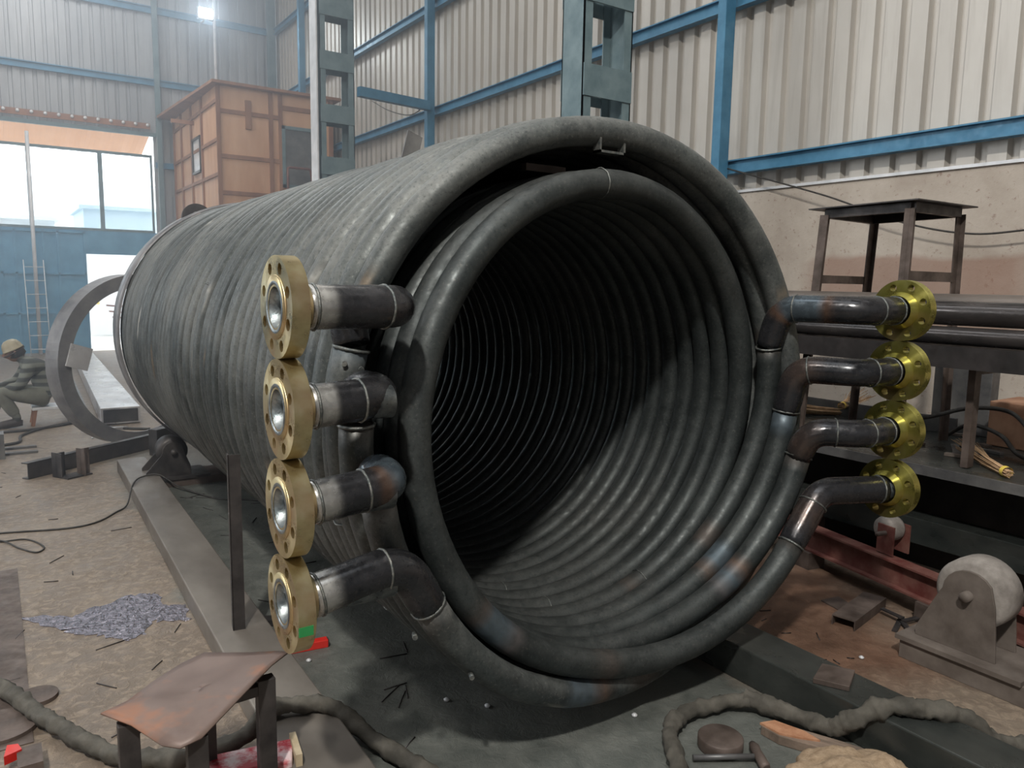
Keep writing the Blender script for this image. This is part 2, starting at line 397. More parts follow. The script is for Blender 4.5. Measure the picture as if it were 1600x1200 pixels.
def batten_column(loc, label):
    e = empty('batten_column', loc, label, 'steel column', 'crane columns of battened channels')
    w, b, hh = .50, .27, 8.9
    for s in (0, 1):
        x0, x1 = (0, .012) if s == 0 else (w-.012, w)
        f0, f1 = (0, .085) if s == 0 else (w-.085, w)
        mb = MB().box(x0, x1, 0, b, 0, hh).box(f0, f1, 0, .012, 0, hh).box(f0, f1, b-.012, b, 0, hh)
        o = mb.build('channel_upright', 'bluegrey', e)
    z = .37
    while z < 8.5:
        for y0 in (-.012, b):
            MB().box(.004, w-.004, y0, y0+.012, z-.12, z+.12).build('batten_plate', 'bluegrey', e)
        z += .70
    MB().box(-.1, w+.1, -.1, b+.1, 0, .03).build('base_plate', 'bluegrey', e)
    return e
batten_column((3.88, 4.82, 0), 'blue-grey battened crane column nearest the camera, rising behind the coil top')
batten_column((3.88, 10.5, 0), 'blue-grey battened crane column farther back, standing in front of the wooden cabin')
o = MB().box(-.02, .0, 0, .25, 2.2, 8.9).build('lit_face_strip', 'whitepole'); o.location = (3.858, 10.51, 0)  # white strip painted for the overexposed side face of the column
tag(o, 'added white strip for the brightly lit left side of the far batten column', 'lit strip')

# ------------------------------------------------------------------ the gate at the far end
g = MB().box(-8, 1.71, YF-.06, YF, 0, 2.55).box(1.71, 3.12, YF-.06, YF, 2.06, 2.55); gate = g.build('door_1', 'gateblue'); struct(gate)
g = MB()
for x in (-2.1, -1.3, -.6, .21, .46, .95, 1.21, 1.69): g.box(x-.02, x+.02, YF-.10, YF-.06, 0, 2.54)
for z in (.82, 1.64, 2.50): g.box(-8, 1.71, YF-.10, YF-.06, z-.02, z+.02)
struct(g.build('door_frame', 'gateblue', gate))
MB().box(1.6, 1.63, YF-.16, YF-.06, .9, 1.15).build('door_handle', 'whitepole', gate)
wx = [-8, -5.2, -2.4, -.55, .78, 2.06, 3.07]
for i in range(6):
    a, b = wx[i], wx[i+1]
    f = MB().box(a, b, YF-.07, YF, 2.55, 2.60).box(a, b, YF-.07, YF, 4.16, 4.21).box(a, a+.04, YF-.07, YF, 2.6, 4.16).box(b-.04, b, YF-.07, YF, 2.6, 4.16)
    w = struct(f.build('window_%d' % (i+1), 'bluegrey'))
    MB().box(a+.04, b-.04, YF-.04, YF-.035, 2.6, 4.16).build('window_pane', 'glass', w)
def mat_awning():
    m, nt, b = nodes('peach_translucent_sheet'); v = coords(nt)
    link(nt, ramp(nt, noise_n(nt, v, 2, 3), [(.3, (.50, .27, .17)), (.7, (.60, .36, .24))]), b.inputs['Base Color'])
    b.inputs['Roughness'].default_value = .5
    out = [n for n in nt.nodes if n.type == 'OUTPUT_MATERIAL'][0]; tl = nt.nodes.new('ShaderNodeBsdfTranslucent'); tl.inputs[0].default_value = (.50, .26, .13, 1)
    ms = nt.nodes.new('ShaderNodeMixShader'); ms.inputs[0].default_value = .35
    link(nt, b.outputs[0], ms.inputs[1]); link(nt, tl.outputs[0], ms.inputs[2]); link(nt, ms.outputs[0], out.inputs[0]); return m
MT['awning'] = mat_awning()
mb = MB(); vs = []; n = 120
for i in range(n+1):
    x = -8 + 11.1*i/n; d = .03*(1 if i % 4 < 2 else 0)
    vs += [(x, YF+.09, 4.70+d), (x, YF+1.5, 4.36+d)]
mb.add(vs, [(2*i, 2*i+2, 2*i+3, 2*i+1) for i in range(n)])
o = mb.build('awning', 'awning'); tag(o, 'peach corrugated translucent awning over the outside of the gate', 'awning')
e = empty('roller_shutter_rail', (0, YF-.12, 4.80), 'pinkish perforated rail running above the gate windows', 'rail')
MB().box(-8, 3.05, -.02, .02, -.06, .06).build('rail', MT['plybatten'], e)
mb = MB()
for i in range(27): mb.lathe([(0, -.012), (.035, -.012), (.035, 0), (0, 0)], Matrix.Translation((3.0-.235*i, -.025, .02)) @ Matrix.Rotation(pi/2, 4, 'Z'), 10)
mb.build('light_hole', 'whitepole', e)['kind'] = 'stuff'  # white discs paint the light showing through the rail's holes
# outside
struct(MB().box(-20, 16, 34, 35, -.02, 5.2).build('trim_6', 'outwhite'))
o = MB().box(2.2, 8.0, 24, 27, -.02, 3.4).box(2.1, 8.1, 23.9, 27.1, 3.4, 3.5).build('shed', 'outblue'); tag(o, 'pale blue sheeted shed outside beyond the right gate window', 'shed')
o = MB().box(-6, 1.7, 27, 29, -.02, 3.2).box(-6.1, 1.8, 26.6, 29.1, 3.2, 3.32).build('annex', 'outwhite'); tag(o, 'white flat roofed annex outside beyond the gate windows', 'building')
e = empty('banner_board', (2.15, 23.4, 0), 'white board with a yellow block and faint red lines seen through the open gate', 'sign')
MB().box(0, 1.6, 0, .04, 0.02, 2.2).build('board', 'outwhite', e)
MB().box(.06, .26, -.006, 0, .85, 1.30).build('yellow_block', 'yellow', e)
mb = MB()
for k, (a, b, z) in enumerate(((.42, 1.2, .82), (.48, 1.1, .66), (.55, 1.22, .50))): mb.bar((a, -.006, z), (b, -.006, z-.06), .004, .035)
mb.build('red_line', 'redpaint', e)

o = MB().tube([(0, 0, 0), (0, 0, 4.4)], .035, 12).build('conduit_pole', 'whitepole'); o.location = (.77, 18.25, 0)
tag(o, 'slim white pole standing in front of the blue gate', 'pole')
e = empty('rebar_ladder', (.76, 17.8, 0), 'thin grey ladder of welded rods leaning at the blue gate', 'ladder')
for x in (-.17, .17): MB().tube([(x, 0, .0), (x-.02, .35, 1.9)], .009, 8).build('side_rail', 'whitepole', e)
for k in range(7): MB().tube([(-.17, .05*k+.02, .14+.27*k), (.17, .05*k+.02, .14+.27*k)], .007, 8).build('rung', 'whitepole', e)

# lamp on a pole
e = empty('floodlight', (4.05, 17.5, 7.05), 'glowing white floodlight high up in front of the far wall', 'lamp')
m, nt, b = nodes('lamp_glow'); b.inputs['Emission Color'].default_value = (.75, .9, 1, 1); b.inputs['Emission Strength'].default_value = 60
MB().box(-.16, .16, .03, .12, -.12, .12).build('housing', 'greysteel', e, bevel=.01)
MB().box(-.13, .13, .0, .03, -.09, .09).build('lens', m, e)
MB().tube([(0, .12, 0), (.12, .8, .05), (.12, 1.02, .1)], .02, 8).build('arm', 'greysteel', e)
o = MB().tube([(0, 0, 5.0), (0, 0, 8.9)], .035, 10).build('pole', 'whitepole'); o.location = (4.40, 18.3, 0); tag(o, 'slim white pole rising behind the wooden cabin under the floodlight', 'pole')
pl = bpy.data.lights.new('flood', 'SPOT'); pl.energy = 160; pl.color = (.8, .92, 1); pl.spot_size = radians(150); pl.shadow_soft_size = .12
po = bpy.data.objects.new('floodlight_beam', pl); COL.objects.link(po); po.location = (4.05, 17.4, 7.05)
po.rotation_euler = (Vector((1.5, 8, 0))-Vector((4.05, 17.4, 7.05))).to_track_quat('-Z', 'Y').to_euler()

# ------------------------------------------------------------------ plywood cabin
e = empty('plywood_cabin', (3.52, 14.63, 0), 'orange plywood cabin with wooden battens standing tall in the far corner', 'cabin')
cw, cl, ct = 2.14, 3.85, 4.98
MB().box(0, cw, 0, cl, 0, ct).build('plywood_wall', 'plywood', e)
mb = MB().prism([(-.12, -.18), (cw+.1, -.18), (cw+.1, cl+.1), (-.35, cl+.1)], ct, ct+.05); mb.build('roof_board', 'plybatten', e)
def bt(*a): MB().box(*a).build('batten', 'plybatten', e)
for z in (4.55, 3.77, 3.13, 2.4): bt(-.03, 1.12, -.03, 0, z-.035, z+.035)
for x in (-.03, .90, 1.08, 2.05): bt(x, x+.07, -.035, 0, 1.5, ct)
bt(1.1, cw, -.03, 0, 4.70, 4.78)
bt(.48, .58, -.045, 0, 4.28, 4.78)
for z in (4.72, 4.05, 3.45): bt(-.03, 0, 0, cl, z-.03, z+.03)
for y in (1.15, 2.05, 3.0, 3.75): bt(-.035, 0, y, y+.07, 1.5, ct)
w = MB().box(1.13, 1.19, -.05, 0, 3.3, 4.42).box(1.82, 1.88, -.05, 0, 3.3, 4.42).box(1.13, 1.88, -.05, 0, 4.36, 4.42).box(1.13, 1.88, -.05, 0, 3.3, 3.36).build('window_frame', 'bluegrey', e)
MB().box(1.19, 1.82, -.02, -.01, 3.36, 4.36).build('pane', MT['greysteel'], w)
w = MB().box(-.05, 0, 1.25, 1.95, 3.62, 3.66).box(-.05, 0, 1.25, 1.95, 4.26, 4.3).box(-.05, 0, 1.25, 1.29, 3.62, 4.3).box(-.05, 0, 1.91, 1.95, 3.62, 4.3).build('side_window', 'darksteel', e)
MB().box(-.02, -.012, 1.29, 1.91, 3.66, 4.26).build('pane', MT['whitepole'], w)
o = MB().bar((-.42, 1.9, 4.62), (.05, 1.9, 4.62), .05, .07).build('projecting_board', 'plybatten', e)
o = MB().tube(chain([(0, 0, 2.2), (0, 0, 3.62), (.42, 0, 3.62), (.52, 0, 2.9)], .05), .022, 8).build('handrail', MT['redpaint']); o.location = (4.62, 14.2, 0)
tag(o, 'rusty red bent handrail in front of the cabin window', 'handrail')
MB().box(-.05, .6, .0, .3, 0, 2.2).build('rail_stair', 'brownsteel', o)

# ------------------------------------------------------------------ the coil
XC, ZO, ZI = 1.865, 1.151, 1.108
RO, RI, YO, YI, D = .995, .846, 1.861, 1.816, .1
YEND = 6.72; TR = .0505
coil = empty('tube_coil', (XC, YO, 0), 'huge double coil of dark steel pipe lying on rollers, with eight flanged nozzles', 'pipe coil')
coil_inv = Matrix.Translation((-XC, -YO, 0))
def cv(p): return Vector(p) - Vector((XC, YO, 0))
BLUE = (.10, .13, .155, .85); ORG = (.17, .095, .06, .7); BRN = (.12, .08, .062, .6); BARE = (.42, .41, .39, .95)
def tint_at(s, bands):
    for c, wd, kind in bands:
        t = abs(s-c)/wd
        if kind == 'heat':
            if t < .55: return BLUE
            if t < .75: k = (t-.55)/.2; return tuple(BLUE[i]*(1-k)+ORG[i]*k for i in range(4))
            if t < 1: k = (t-.75)/.25; return ORG[:3]+(ORG[3]*(1-k),)
        elif kind == 'brown' and t < 1: return BRN[:3]+(BRN[3]*(1-t),)
        elif kind == 'bare' and t < 1: return BARE[:3]+(BARE[3]*min(1, (1-t)*4),)
    return (0, 0, 0, 0)
def helix(outer, k, th0, r0, bands, seed):
    zc, R, yb, sg = (ZO, RO, YO, 1) if outer else (ZI, RI, YI, -1)
    base = pi if outer else 0.0
    # swept = angle travelled from the reference side
    turns = (YEND - yb - k*D)/(4*D); smax = turns*2*pi
    s0 = (th0-base)*sg
    N = int((smax-s0)/(2*pi)*84); pts = []; cols = []; rng = random.Random(seed); L = 0; nxt = .6; patch = (-9, 0, 0, 0, None)
    for i in range(N+1):
        s = s0 + (smax-s0)*i/N; a = base + sg*s
        q = (s-s0)/radians(75 if not outer else 50); bl = max(0, 1-q); bl = bl*bl*(3-2*bl)
        am = (.016 if outer else .007)*min(1, s/6); jit = am*noise.noise(Vector((s*.5, seed*3.1, 0)))+ .004*noise.noise(Vector((s*2, seed, 5)))
        r = R + (r0-R)*bl + jit
        y = yb + k*D + 4*D*s/(2*pi) + (.012 if outer else .005)*min(1, s/6)*noise.noise(Vector((s*.8, 9.1, seed)))
        p = Vector((XC + r*cos(a), y, zc + r*sin(a)))
        if pts: L += (p-pts[-1]).length
        while L > nxt: 
            c0 = nxt+rng.uniform(.02, .1); patch = (c0, rng.uniform(.03, .22), rng.random(), rng.uniform(.04, .10), (.36, .35, .32, .75) if rng.random() < .6 else (.22, .17, .12, .7)); nxt += rng.uniform(.5, 2.6)
        pts.append(p); tc = tint_at(L, bands)
        if outer and abs(L-patch[0]) < patch[1]:
            cols.append((lambda pt, tc, L: lambda u: pt[4] if min(abs(u-pt[2]), 1-abs(u-pt[2])) < pt[3] and abs(L-pt[0]) < pt[1]*(.6+.4*sin(u*40)) else tc)(patch, tc, L))
        else: cols.append(tc)
    return pts, cols
def rb(mb, p, t, r, mr=.006):     # ring weld bead
    t = Vector(t).normalized(); u = Vector((0, 0, 1)) if abs(t.z) < .9 else Vector((1, 0, 0)); u = (u-t*u.dot(t)).normalized(); w = t.cross(u)
    pts = [cv(Vector(p)+(u*cos(a)+w*sin(a))*(r+.001*sin(9*a))) for a in [2*pi*i/28 for i in range(28)]]
    MB().tube(pts, mr, 6, closed=True).build('weld_bead', 'weld', mb)
NR = .0565
FX = .568; FT = .044
def flange(side, x, y, z):
    """weld neck flange: face at x, pipe runs towards +sg"""
    sg = 1 if side == 'L' else -1
    bm = bmesh.new(); ro, ri, hr, pc = .125, .056, .0145, .0990
    loops = {}
    for key, xx in (('f', 0), ('b', FT)):
        L = []
        def circ(cy, cz, r, n):
            vs = [bm.verts.new((xx, cy+r*cos(2*pi*i/n), cz+r*sin(2*pi*i/n))) for i in range(n)]
            es = [bm.edges.new((vs[i], vs[(i+1) % n])) for i in range(n)]; L.append(vs); return es
        ed = circ(0, 0, ro, 56) + circ(0, 0, ri if key == 'f' else ri, 36)
        for h in range(8):
            a = pi/8 + h*pi/4; ed += circ(pc*cos(a), pc*sin(a), hr, 14)
        bmesh.ops.triangle_fill(bm, use_beauty=True, edges=ed); loops[key] = L
    for la, lb in zip(loops['f'], loops['b']):
        n = len(la)
        for i in range(n): 
            fc = bm.faces.new((la[i], la[(i+1) % n], lb[(i+1) % n], lb[i])); fc.smooth = True
    bmesh.ops.recalc_face_normals(bm, faces=bm.faces)
    for v in bm.verts: v.co.x *= sg
    if sg < 0: bmesh.ops.reverse_faces(bm, faces=bm.faces)
    me = bpy.data.meshes.new('flange'); bm.to_mesh(me); bm.free(); me.materials.append(MT['flange' if sg > 0 else 'flange_yellow'])
    o = bpy.data.objects.new('flange', me); COL.objects.link(o); o.parent = coil; o.location = cv((x, y, z))
    md = o.modifiers.new('es', 'EDGE_SPLIT'); md.split_angle = radians(35)
    m = Matrix.Scale(sg, 4, Vector((1, 0, 0)))
    MB().lathe([(.050, -.002), (.078, -.003), (.079, 0.0005)], m, 40).build('raised_face', 'flange', o)
    MB().lathe([(.076, FT), (.074, FT+.006), (.064, FT+.022), (.060, FT+.030)], m, 40).build('hub', 'flange' if sg > 0 else 'flange_yellow', o)
    MB().lathe([(.064, -.0035), (.058, -.005), (.052, 0), (.046, .025), (.045, .30 if sg > 0 else .05), (.001, .305 if sg > 0 else .055)], m, 36).build('bore', 'bore', o)
    return o
ln = [(1.532), (1.282), (1.032), (.782)]     # nozzle heights, top to bottom
LS = {4: (209.3, .99), 3: (190, .998), 2: (178, 1.012), 1: (166, 1.018)}
RS = {4: (-35, .954), 3: (-13, .925), 2: (-2, .918), 1: (15, .915)}
LC = {4: [(.945, 0, 0)], 3: [(.875, 0, .022), (.875, .13, .035)], 2: [(.862, 0, .012), (.855, .215, .012)], 1: [(.93, 0, 0), (.87, .325, 0)]}
for n in (1, 2, 3, 4):
    k = 4-n; z = ln[n-1]
    thd, r0 = LS[n]; th = radians(thd)
    bands = {4: [(.03, .05, 'brown'), (.80, .13, 'heat'), (1.1, .1, 'brown')], 3: [(.02, .06, 'brown'), (3.1, .12, 'heat')], 2: [(.02, .05, 'brown')], 1: [(.0, .03, 'heat')]}[n]
    pts, cols = helix(True, k, th, r0, bands, n)
    MB().tube([cv(p) for p in pts], TR, 16, cols=cols).build('outer_coil_tube', 'outer', coil)
    S0 = pts[0]; T0 = (pts[1]-pts[0]).normalized()
    path = [(FX+FT+.025, YO, z)] + [(x, YO+dy, z+dz) for x, dy, dz in LC[n]] 
    path.append(S0 - T0*.012)
    if n == 4:
        c = S0 - T0*((z+.045-S0.z)/(-T0.z)); path = [path[0], (c.x, YO, z+.045), S0]
    pl = chain(path, [.10]*(len(path)-2) if n != 4 else [.13], 10)
    # tints: bare metal by the flange, brown at far elbow
    L = 0; dense = []; prev = None
    for i in range(len(pl)-1):
        a, b = pl[i], pl[i+1]; m_ = max(1, int((b-a).length/.02))
        for j in range(m_): dense.append(a.lerp(b, j/m_))
    dense.append(pl[-1]); cc = []; tot = sum((dense[i+1]-dense[i]).length for i in range(len(dense)-1))
    for i, p in enumerate(dense):
        if i: L += (p-dense[i-1]).length
        bd = [(0.0, .075, 'bare')]
        if n == 3: bd.append((tot-.13, .09, 'heat'))
        if n == 1: bd.append((.40, .09, 'brown'))
        cc.append(tint_at(L, bd))
    rr = [NR]*len(dense); rr[-1] = TR+.003; rr[-2] = TR+.004
    pipe = MB().tube([cv(p) for p in dense], rr, 20, cols=cc).build('nozzle_pipe', 'nozzle', coil)
    wb = pipe; rb(wb, S0, T0, TR+.001, .0055)
    def at_len(dist):
        L_ = 0
        for i in range(1, len(dense)):
            L_ += (dense[i]-dense[i-1]).length
            if L_ >= dist: return dense[i], dense[i]-dense[i-1]
        return dense[-2], dense[-1]-dense[-2]
    for dist in (.004, {1: .205, 2: .135, 3: .14, 4: .20}[n]):
        p_, t_ = at_len(dist); rb(wb, p_, t_, NR, .004)
    flange('L', FX, YO, z)
RC = {1: [(2.86, 1.735), (2.765, 2.06)], 2: [(2.89, 1.735), (2.775, 1.975)], 3: [(2.91, 1.735), (2.765, 1.885)], 4: [(2.72, 1.80)]}
FXR = 3.14; YR = 1.730
for n in (1, 2, 3, 4):
    k = 4-n; z = ln[n-1]-.02
    thd, r0 = RS[n]; th = radians(thd)
    bands = {4: [(.02, .05, 'brown'), (1.05, .06, 'brown')], 3: [(.02, .05, 'brown'), (.62, .10, 'heat')], 2: [(.03, .09, 'heat'), (.72, .10, 'heat')], 1: [(.02, .04, 'brown'), (.9, .08, 'brown')]}[n]
    if n == 4: bands.append((1.55, .12, 'heat')); bands.append((5.9, .05, 'brown'))
    pts, cols = helix(False, k, th, r0, bands, n+10)
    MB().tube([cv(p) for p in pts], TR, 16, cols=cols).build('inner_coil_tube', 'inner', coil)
    S0 = pts[0]; T0 = (pts[1]-pts[0]).normalized()
    path = [(FXR-FT-.025, YR, z)] + [(x, y, z) for x, y in RC[n]]
    if n == 4:
        c = S0 - T0*((z-S0.z)/(-T0.z)); path = [path[0], (c.x, S0.y-.01, z), S0]
    else: path.append(S0)
    pl = chain(path, [.16, .10][:len(path)-2] if n != 4 else [.12], 10)
    dense = []
    for i in range(len(pl)-1):
        a, b = pl[i], pl[i+1]; m_ = max(1, int((b-a).length/.02))
        for j in range(m_): dense.append(a.lerp(b, j/m_))
    dense.append(pl[-1]); cc = []; L = 0; tot = sum((dense[i+1]-dense[i]).length for i in range(len(dense)-1))
    for i, p in enumerate(dense):
        if i: L += (p-dense[i-1]).length
        bd = [(.40, .10, 'brown')] if n != 1 else [(.42, .13, 'heat')]
        cc.append(tint_at(L, bd))
    rr = [NR]*len(dense); rr[-1] = TR+.003; rr[-2] = TR+.004
    pipe = MB().tube([cv(p) for p in dense], rr, 20, cols=cc).build('nozzle_pipe', 'nozzle', coil)
    wb = pipe; rb(wb, S0, T0, TR+.001, .005)
    for dist in ((.004, .13, tot-.22) if n < 4 else (.004, tot-.20)):
        p_, t_ = at_len(dist); rb(wb, p_, t_, NR, .004)
    flange('R', FXR, YR, z)
# weld joints along the coil turns
wb = coil
def on_coil(outer, k, s):
    zc, R, yb, sg = (ZO, RO, YO, 1) if outer else (ZI, RI, YI, -1); a = (pi if outer else 0)+sg*s
    f = lambda s_: Vector((XC + R*cos((pi if outer else 0)+sg*s_), yb+k*D+4*D*s_/(2*pi), zc+R*sin((pi if outer else 0)+sg*s_)))
    return f(s), f(s+.01)-f(s)
for outer, k, s in ((False, 0, 4.62), (False, 0, 7.4), (False, 1, 7.9), (False, 3, 8.0), (False, 2, 10.2), (True, 0, 6.6), (True, 1, 6.9), (True, 2, 7.1), (True, 3, 12.9), (True, 1, 13.2), (True, 0, 19.4), (True, 2, 25.9), (True, 3, 31.0)):
    p, t = on_coil(outer, k, s); rb(wb, p, t, TR+.0005, .003)
# end hoop, lifting lug, spacers
mt_e = MT['hoopsteel']
MB().lathe([(1.058, 0), (1.075, 0), (1.075, .26), (1.058, .26), (1.058, 0)], Matrix.Translation(cv((XC, YEND-.12, ZO))) @ Matrix.Rotation(pi/2, 4, 'Z'), 96).build('end_band', mt_e, coil)
mb = MB(); lug = []
for i in range(25): a = pi*i/24; lug.append((.125*cos(a), .135*sin(a)))
for i in range(25): a = pi*(24-i)/24; lug.append((.06*cos(a)+.005, .07*sin(a)+.0))
n = 25; vs = []
for yy in (0, .03):
    for x, z in lug: vs.append(cv((1.44+x*cos(.38)-z*sin(.38), YEND-.0+yy, 2.065+x*sin(.38)*.9+z*cos(.38))))
fs = []
for i in range(24):
    a, b, c, d = i, i+1, 48-i, 49-i
    fs += [(a, b, c, d), (50+a, 50+d, 50+c, 50+b), (a, 50+a, 50+b, b), (c, 50+c, 50+d, d)]
fs += [(0, 49, 99, 50), (24, 74, 75, 25)]
mb.add(vs, fs); mb.build('lifting_lug', 'darksteel', coil)
p = cv((1.50, 3.0, 2.135)); mb = MB()
m = Matrix.Translation(p) @ Matrix.Rotation(radians(20), 4, 'Y') @ Matrix.Rotation(radians(-12), 4, 'X')
mb.box(-.036, .036, -.004, .004, -.09, .09, m); mb.build('spacer_strip', 'greysteel', coil)
mb = MB(); zb = ZI+RI+TR+.05
for x0, x1, z0, z1 in ((-.06, .06, 0, .008), (-.06, -.052, 0, .05), (.052, .06, 0, .05)):
    mb.box(x0, x1, -.006, .03, z0, z1, Matrix.Translation(cv((1.855, 2.13, zb+.005))))
mb.build('spacer_bracket', 'weld', coil)
MB().box(-.09, .09, -.015, .015, -.02, .006, Matrix.Translation(cv((1.72, 2.35, ZI+RI+TR+.02)))).build('spacer_strip', 'brownsteel', coil)
for q in ((.865, 2.14, 1.36), (.90, 2.10, 1.345), (.985, 1.93, .58), (1.16, 1.9, .42)):
    MB().tube([cv(q)+Vector((-.02, -.02, 0)), cv(q)+Vector((-.03, -.045, .0))], .008, 8).build('weld_tack', 'weld', coil)
MB().box(-.018, .018, -.002, .002, -.012, .012, Matrix.Translation(cv((FX+.018, YO-.123, ln[3]-.03))) ).build('green_mark', 'green', coil)

# ------------------------------------------------------------------ rollers under the coil
def roller_stand(loc, label, r=.15,  w=.17, hz=.30, mat='darksteel', wheel='darksteel', rz=0, basel=.5, off=0, tray=True):
    e = empty('roller_stand', loc, label, 'roller stand', None, rz)
    for x in (-w/2-.02, w/2+.008):
        m = Matrix.Translation((x, 0, 0)) @ Matrix(((0, 0, 1, 0), (1, 0, 0, 0), (0, 1, 0, 0), (0, 0, 0, 1)))
        poly = [(-.125, .02), (.20, .02), (.20, .06), (min(.12, r*.8), hz-.02)] + [(min(.105, r*.72)*cos(a), hz+min(.105, r*.72)*sin(a)) for a in [pi*i/10 for i in range(0, 9)]] + [(-min(.105, r*.75), hz-.02), (-.12, .09)]
        MB().prism(poly, 0, .012, m).build('side_plate', mat, e, bevel=.002)
    m = Matrix.Translation((0, off, hz))
    MB().lathe([(0, -w/2), (r-.02, -w/2), (r, -w/2+.015), (r+.002, 0), (r, w/2-.015), (r-.02, w/2), (0, w/2)], m, 40).build('wheel', wheel, e)
    MB().lathe([(0, -w/2-.055), (.022, -w/2-.055), (.022, w/2+.055), (0, w/2+.055)], m, 16).build('axle', mat, e)
    MB().box(-w/2-.09, w/2+.09, -.25, .25, 0, .02).build('base_plate', mat, e)
    return e
roller_stand((1.095, 6.35, .06), 'dark roller stand under the far left side of the coil', .110, .16, .205, rz=radians(90))
o = MB().box(-.22, 1.9, -.22, .12, 0, .06).build('support_beam', 'brownsteel'); o.location = (1.08, 6.42, 0); tag(o, 'brown steel base beam beneath the far rollers', 'steel beam')
roller_stand((2.635, 6.35, .06), 'dark roller stand under the far right side of the coil', .110, .16, .205, rz=radians(90))
roller_stand((3.36, 1.44, .085), 'dusty steel roller stand with a wide grey wheel on the right', .145, .15, .265, 'dustysteel', 'rollrubber')
o = MB().box(0, .52, -.9, .235, 0, .085).box(.06, .4, -.95, .17, .085, .09).build('support_beam', 'dustysteel', bevel=.004); o.location = (3.21, 1.44, 0)
tag(o, 'long brown box base carrying the dusty roller stand', 'steel beam')

# ------------------------------------------------------------------ long box sections on the floor
def boxbeam(pts, z0, z1, mat, label, hollow=None):
    mb = MB(); mb.prism(pts, z0, z1); o = mb.build('box_section', mat, None, bevel=.006); tag(o, label, 'steel beam'); return o
boxbeam([(.78, 6.95), (.66, 1.7), (.90, 1.7), (1.0, 6.95)], 0, .10, 'beamtop', 'long dusty box section running along the floor left of the coil and under the stool')
boxbeam([(2.44, 3.6), (2.44, -.6), (2.65, -.6), (2.65, 3.6)], 0, .145, 'greenbeam', 'long dark green box section on the floor right of the coil')
o = MB().prism([(2.44, 1.58), (2.57, 1.63), (2.63, 1.53), (2.50, 1.47)], .1455, .166).build('steel_plate', 'brownsteel', bevel=.002); tag(o, 'small square steel plate lying on the dark green box section', 'steel plate')
e = empty('box_section', (0, 0, 0), 'thick pale box section with an open end on the floor beyond the hoop', 'steel beam')
MB().prism([(1.22, 16.6), (.90, 9.2), (1.29, 9.2), (1.52, 16.6)], .01, .19).build('tube_wall', 'brightbeam', e, bevel=.006)
MB().box(.925, 1.265, 9.19, 9.2, .03, .17).build('open_end', MT['outblue'] if False else 'darksteel', e)
o = MB().prism([(.70, 13.0), (.62, 9.6), (.84, 9.6), (.95, 13.0)], 0, .06).build('channel_section', 'greysteel'); tag(o, 'grey channel lying beside the pale box section', 'steel channel')
o = MB().box(0, 1.9, 0, 2.6, .004, .02).build('steel_sheet', 'beamtop'); o.location = (1.75, 10.5, 0); tag(o, 'pale steel sheet lying on the floor behind the pale box section', 'steel sheet')
o = MB().box(0, .09, 0, 1.7, 0, .05).build('flat_bar', 'brightbeam'); o.location = (1.5, 8.5, 0); o.rotation_euler = (0, 0, radians(-15)); tag(o, 'light flat bar on the floor near the far end of the coil', 'steel bar')
o = MB().prism([(0, 0), (.30, .02), (.42, -.02), (.26, -.06), (.05, -.05)], .0, .03).build('bent_plate', 'brightbeam'); o.location = (.70, 8.9, 0); tag(o, 'bright curved offcut behind the hoop foot', 'offcut')

# upright angle iron
mb = MB().box(-.025, .025, 0, .005, 0, .77).box(-.025, -.020, 0, .05, 0, .77); o = mb.build('angle_iron', 'darksteel'); o.location = (.80, 3.24, .10); o.rotation_euler = (0, 0, radians(-8))
tag(o, 'dark upright angle iron welded on the long dusty box section', 'steel angle')
# hoop
e = empty('rolled_hoop', (1.10, 8.0, .82), 'big dark rolled steel hoop standing on edge left of the coil', 'steel hoop', None, radians(28))
MB().lathe([(.68, -.09), (.80, -.09), (.80, .09), (.78, .09), (.78, -.07), (.68, -.07), (.68, -.09)], Matrix.Rotation(pi/2, 4, 'Z'), 72, smooth=False).build('band', 'hoopsteel', e)
o = MB().box(-.72, -.52, -.13, -.115, -.22, -.02, Matrix.Rotation(radians(18), 4, 'Y')).build('tack_plate', 'brightbeam', e)
# channel frame in front of hoop
def channel(a, b, h, w, name, mat, label, z0=0, flip=1):
    a = Vector(a+(0,)); b = Vector(b+(0,)); L = (b-a).length; ang = atan2(b.y-a.y, b.x-a.x)
    mb = MB().box(0, L, 0, .008, 0, h).box(0, L, 0, w*flip, h-.008, h).box(0, L, 0, w*flip, 0, .008)
    o = mb.build(name, mat); o.location = (a.x, a.y, z0); o.rotation_euler = (0, 0, ang); tag(o, label, 'steel channel'); return o
channel((.16, 7.0), (1.55, 8.02), .13, .07, 'channel_section', 'darksteel', 'dark steel channel lying diagonally in front of the hoop')
e = empty('channel_bracket', (.40, 7.05, 0), 'short upright H shaped bracket standing on the near end of the dark channel', 'steel bracket', None, radians(30))
MB().box(-.09, -.02, -.06, -.05, 0, .20).box(-.09, -.08, -.12, .0, 0, .20).build('post', 'darksteel', e)
MB().box(.05, .12, -.16, -.15, 0, .22).box(.05, .06, -.20, -.10, 0, .22).build('post', 'brownsteel', e)
MB().box(-.09, .12, -.19, -.05, .0, .012).build('foot', 'darksteel', e)
o = MB().box(-.06, .10, -.05, .05, 0, .24).build('steel_block', 'darksteel', bevel=.004); o.location = (1.18, 7.45, 0); o.rotation_euler = (0, 0, radians(35)); tag(o, 'dark upright channel stub left of the far roller stand', 'steel channel')
o = MB().box(0, .95, 0, .12, 0, .07).build('box_section', 'redpaint'); o.location = (1.62, 7.0, 0); o.rotation_euler = (0, 0, radians(-40)); tag(o, 'reddish beam on the floor behind the far roller stand', 'steel beam')

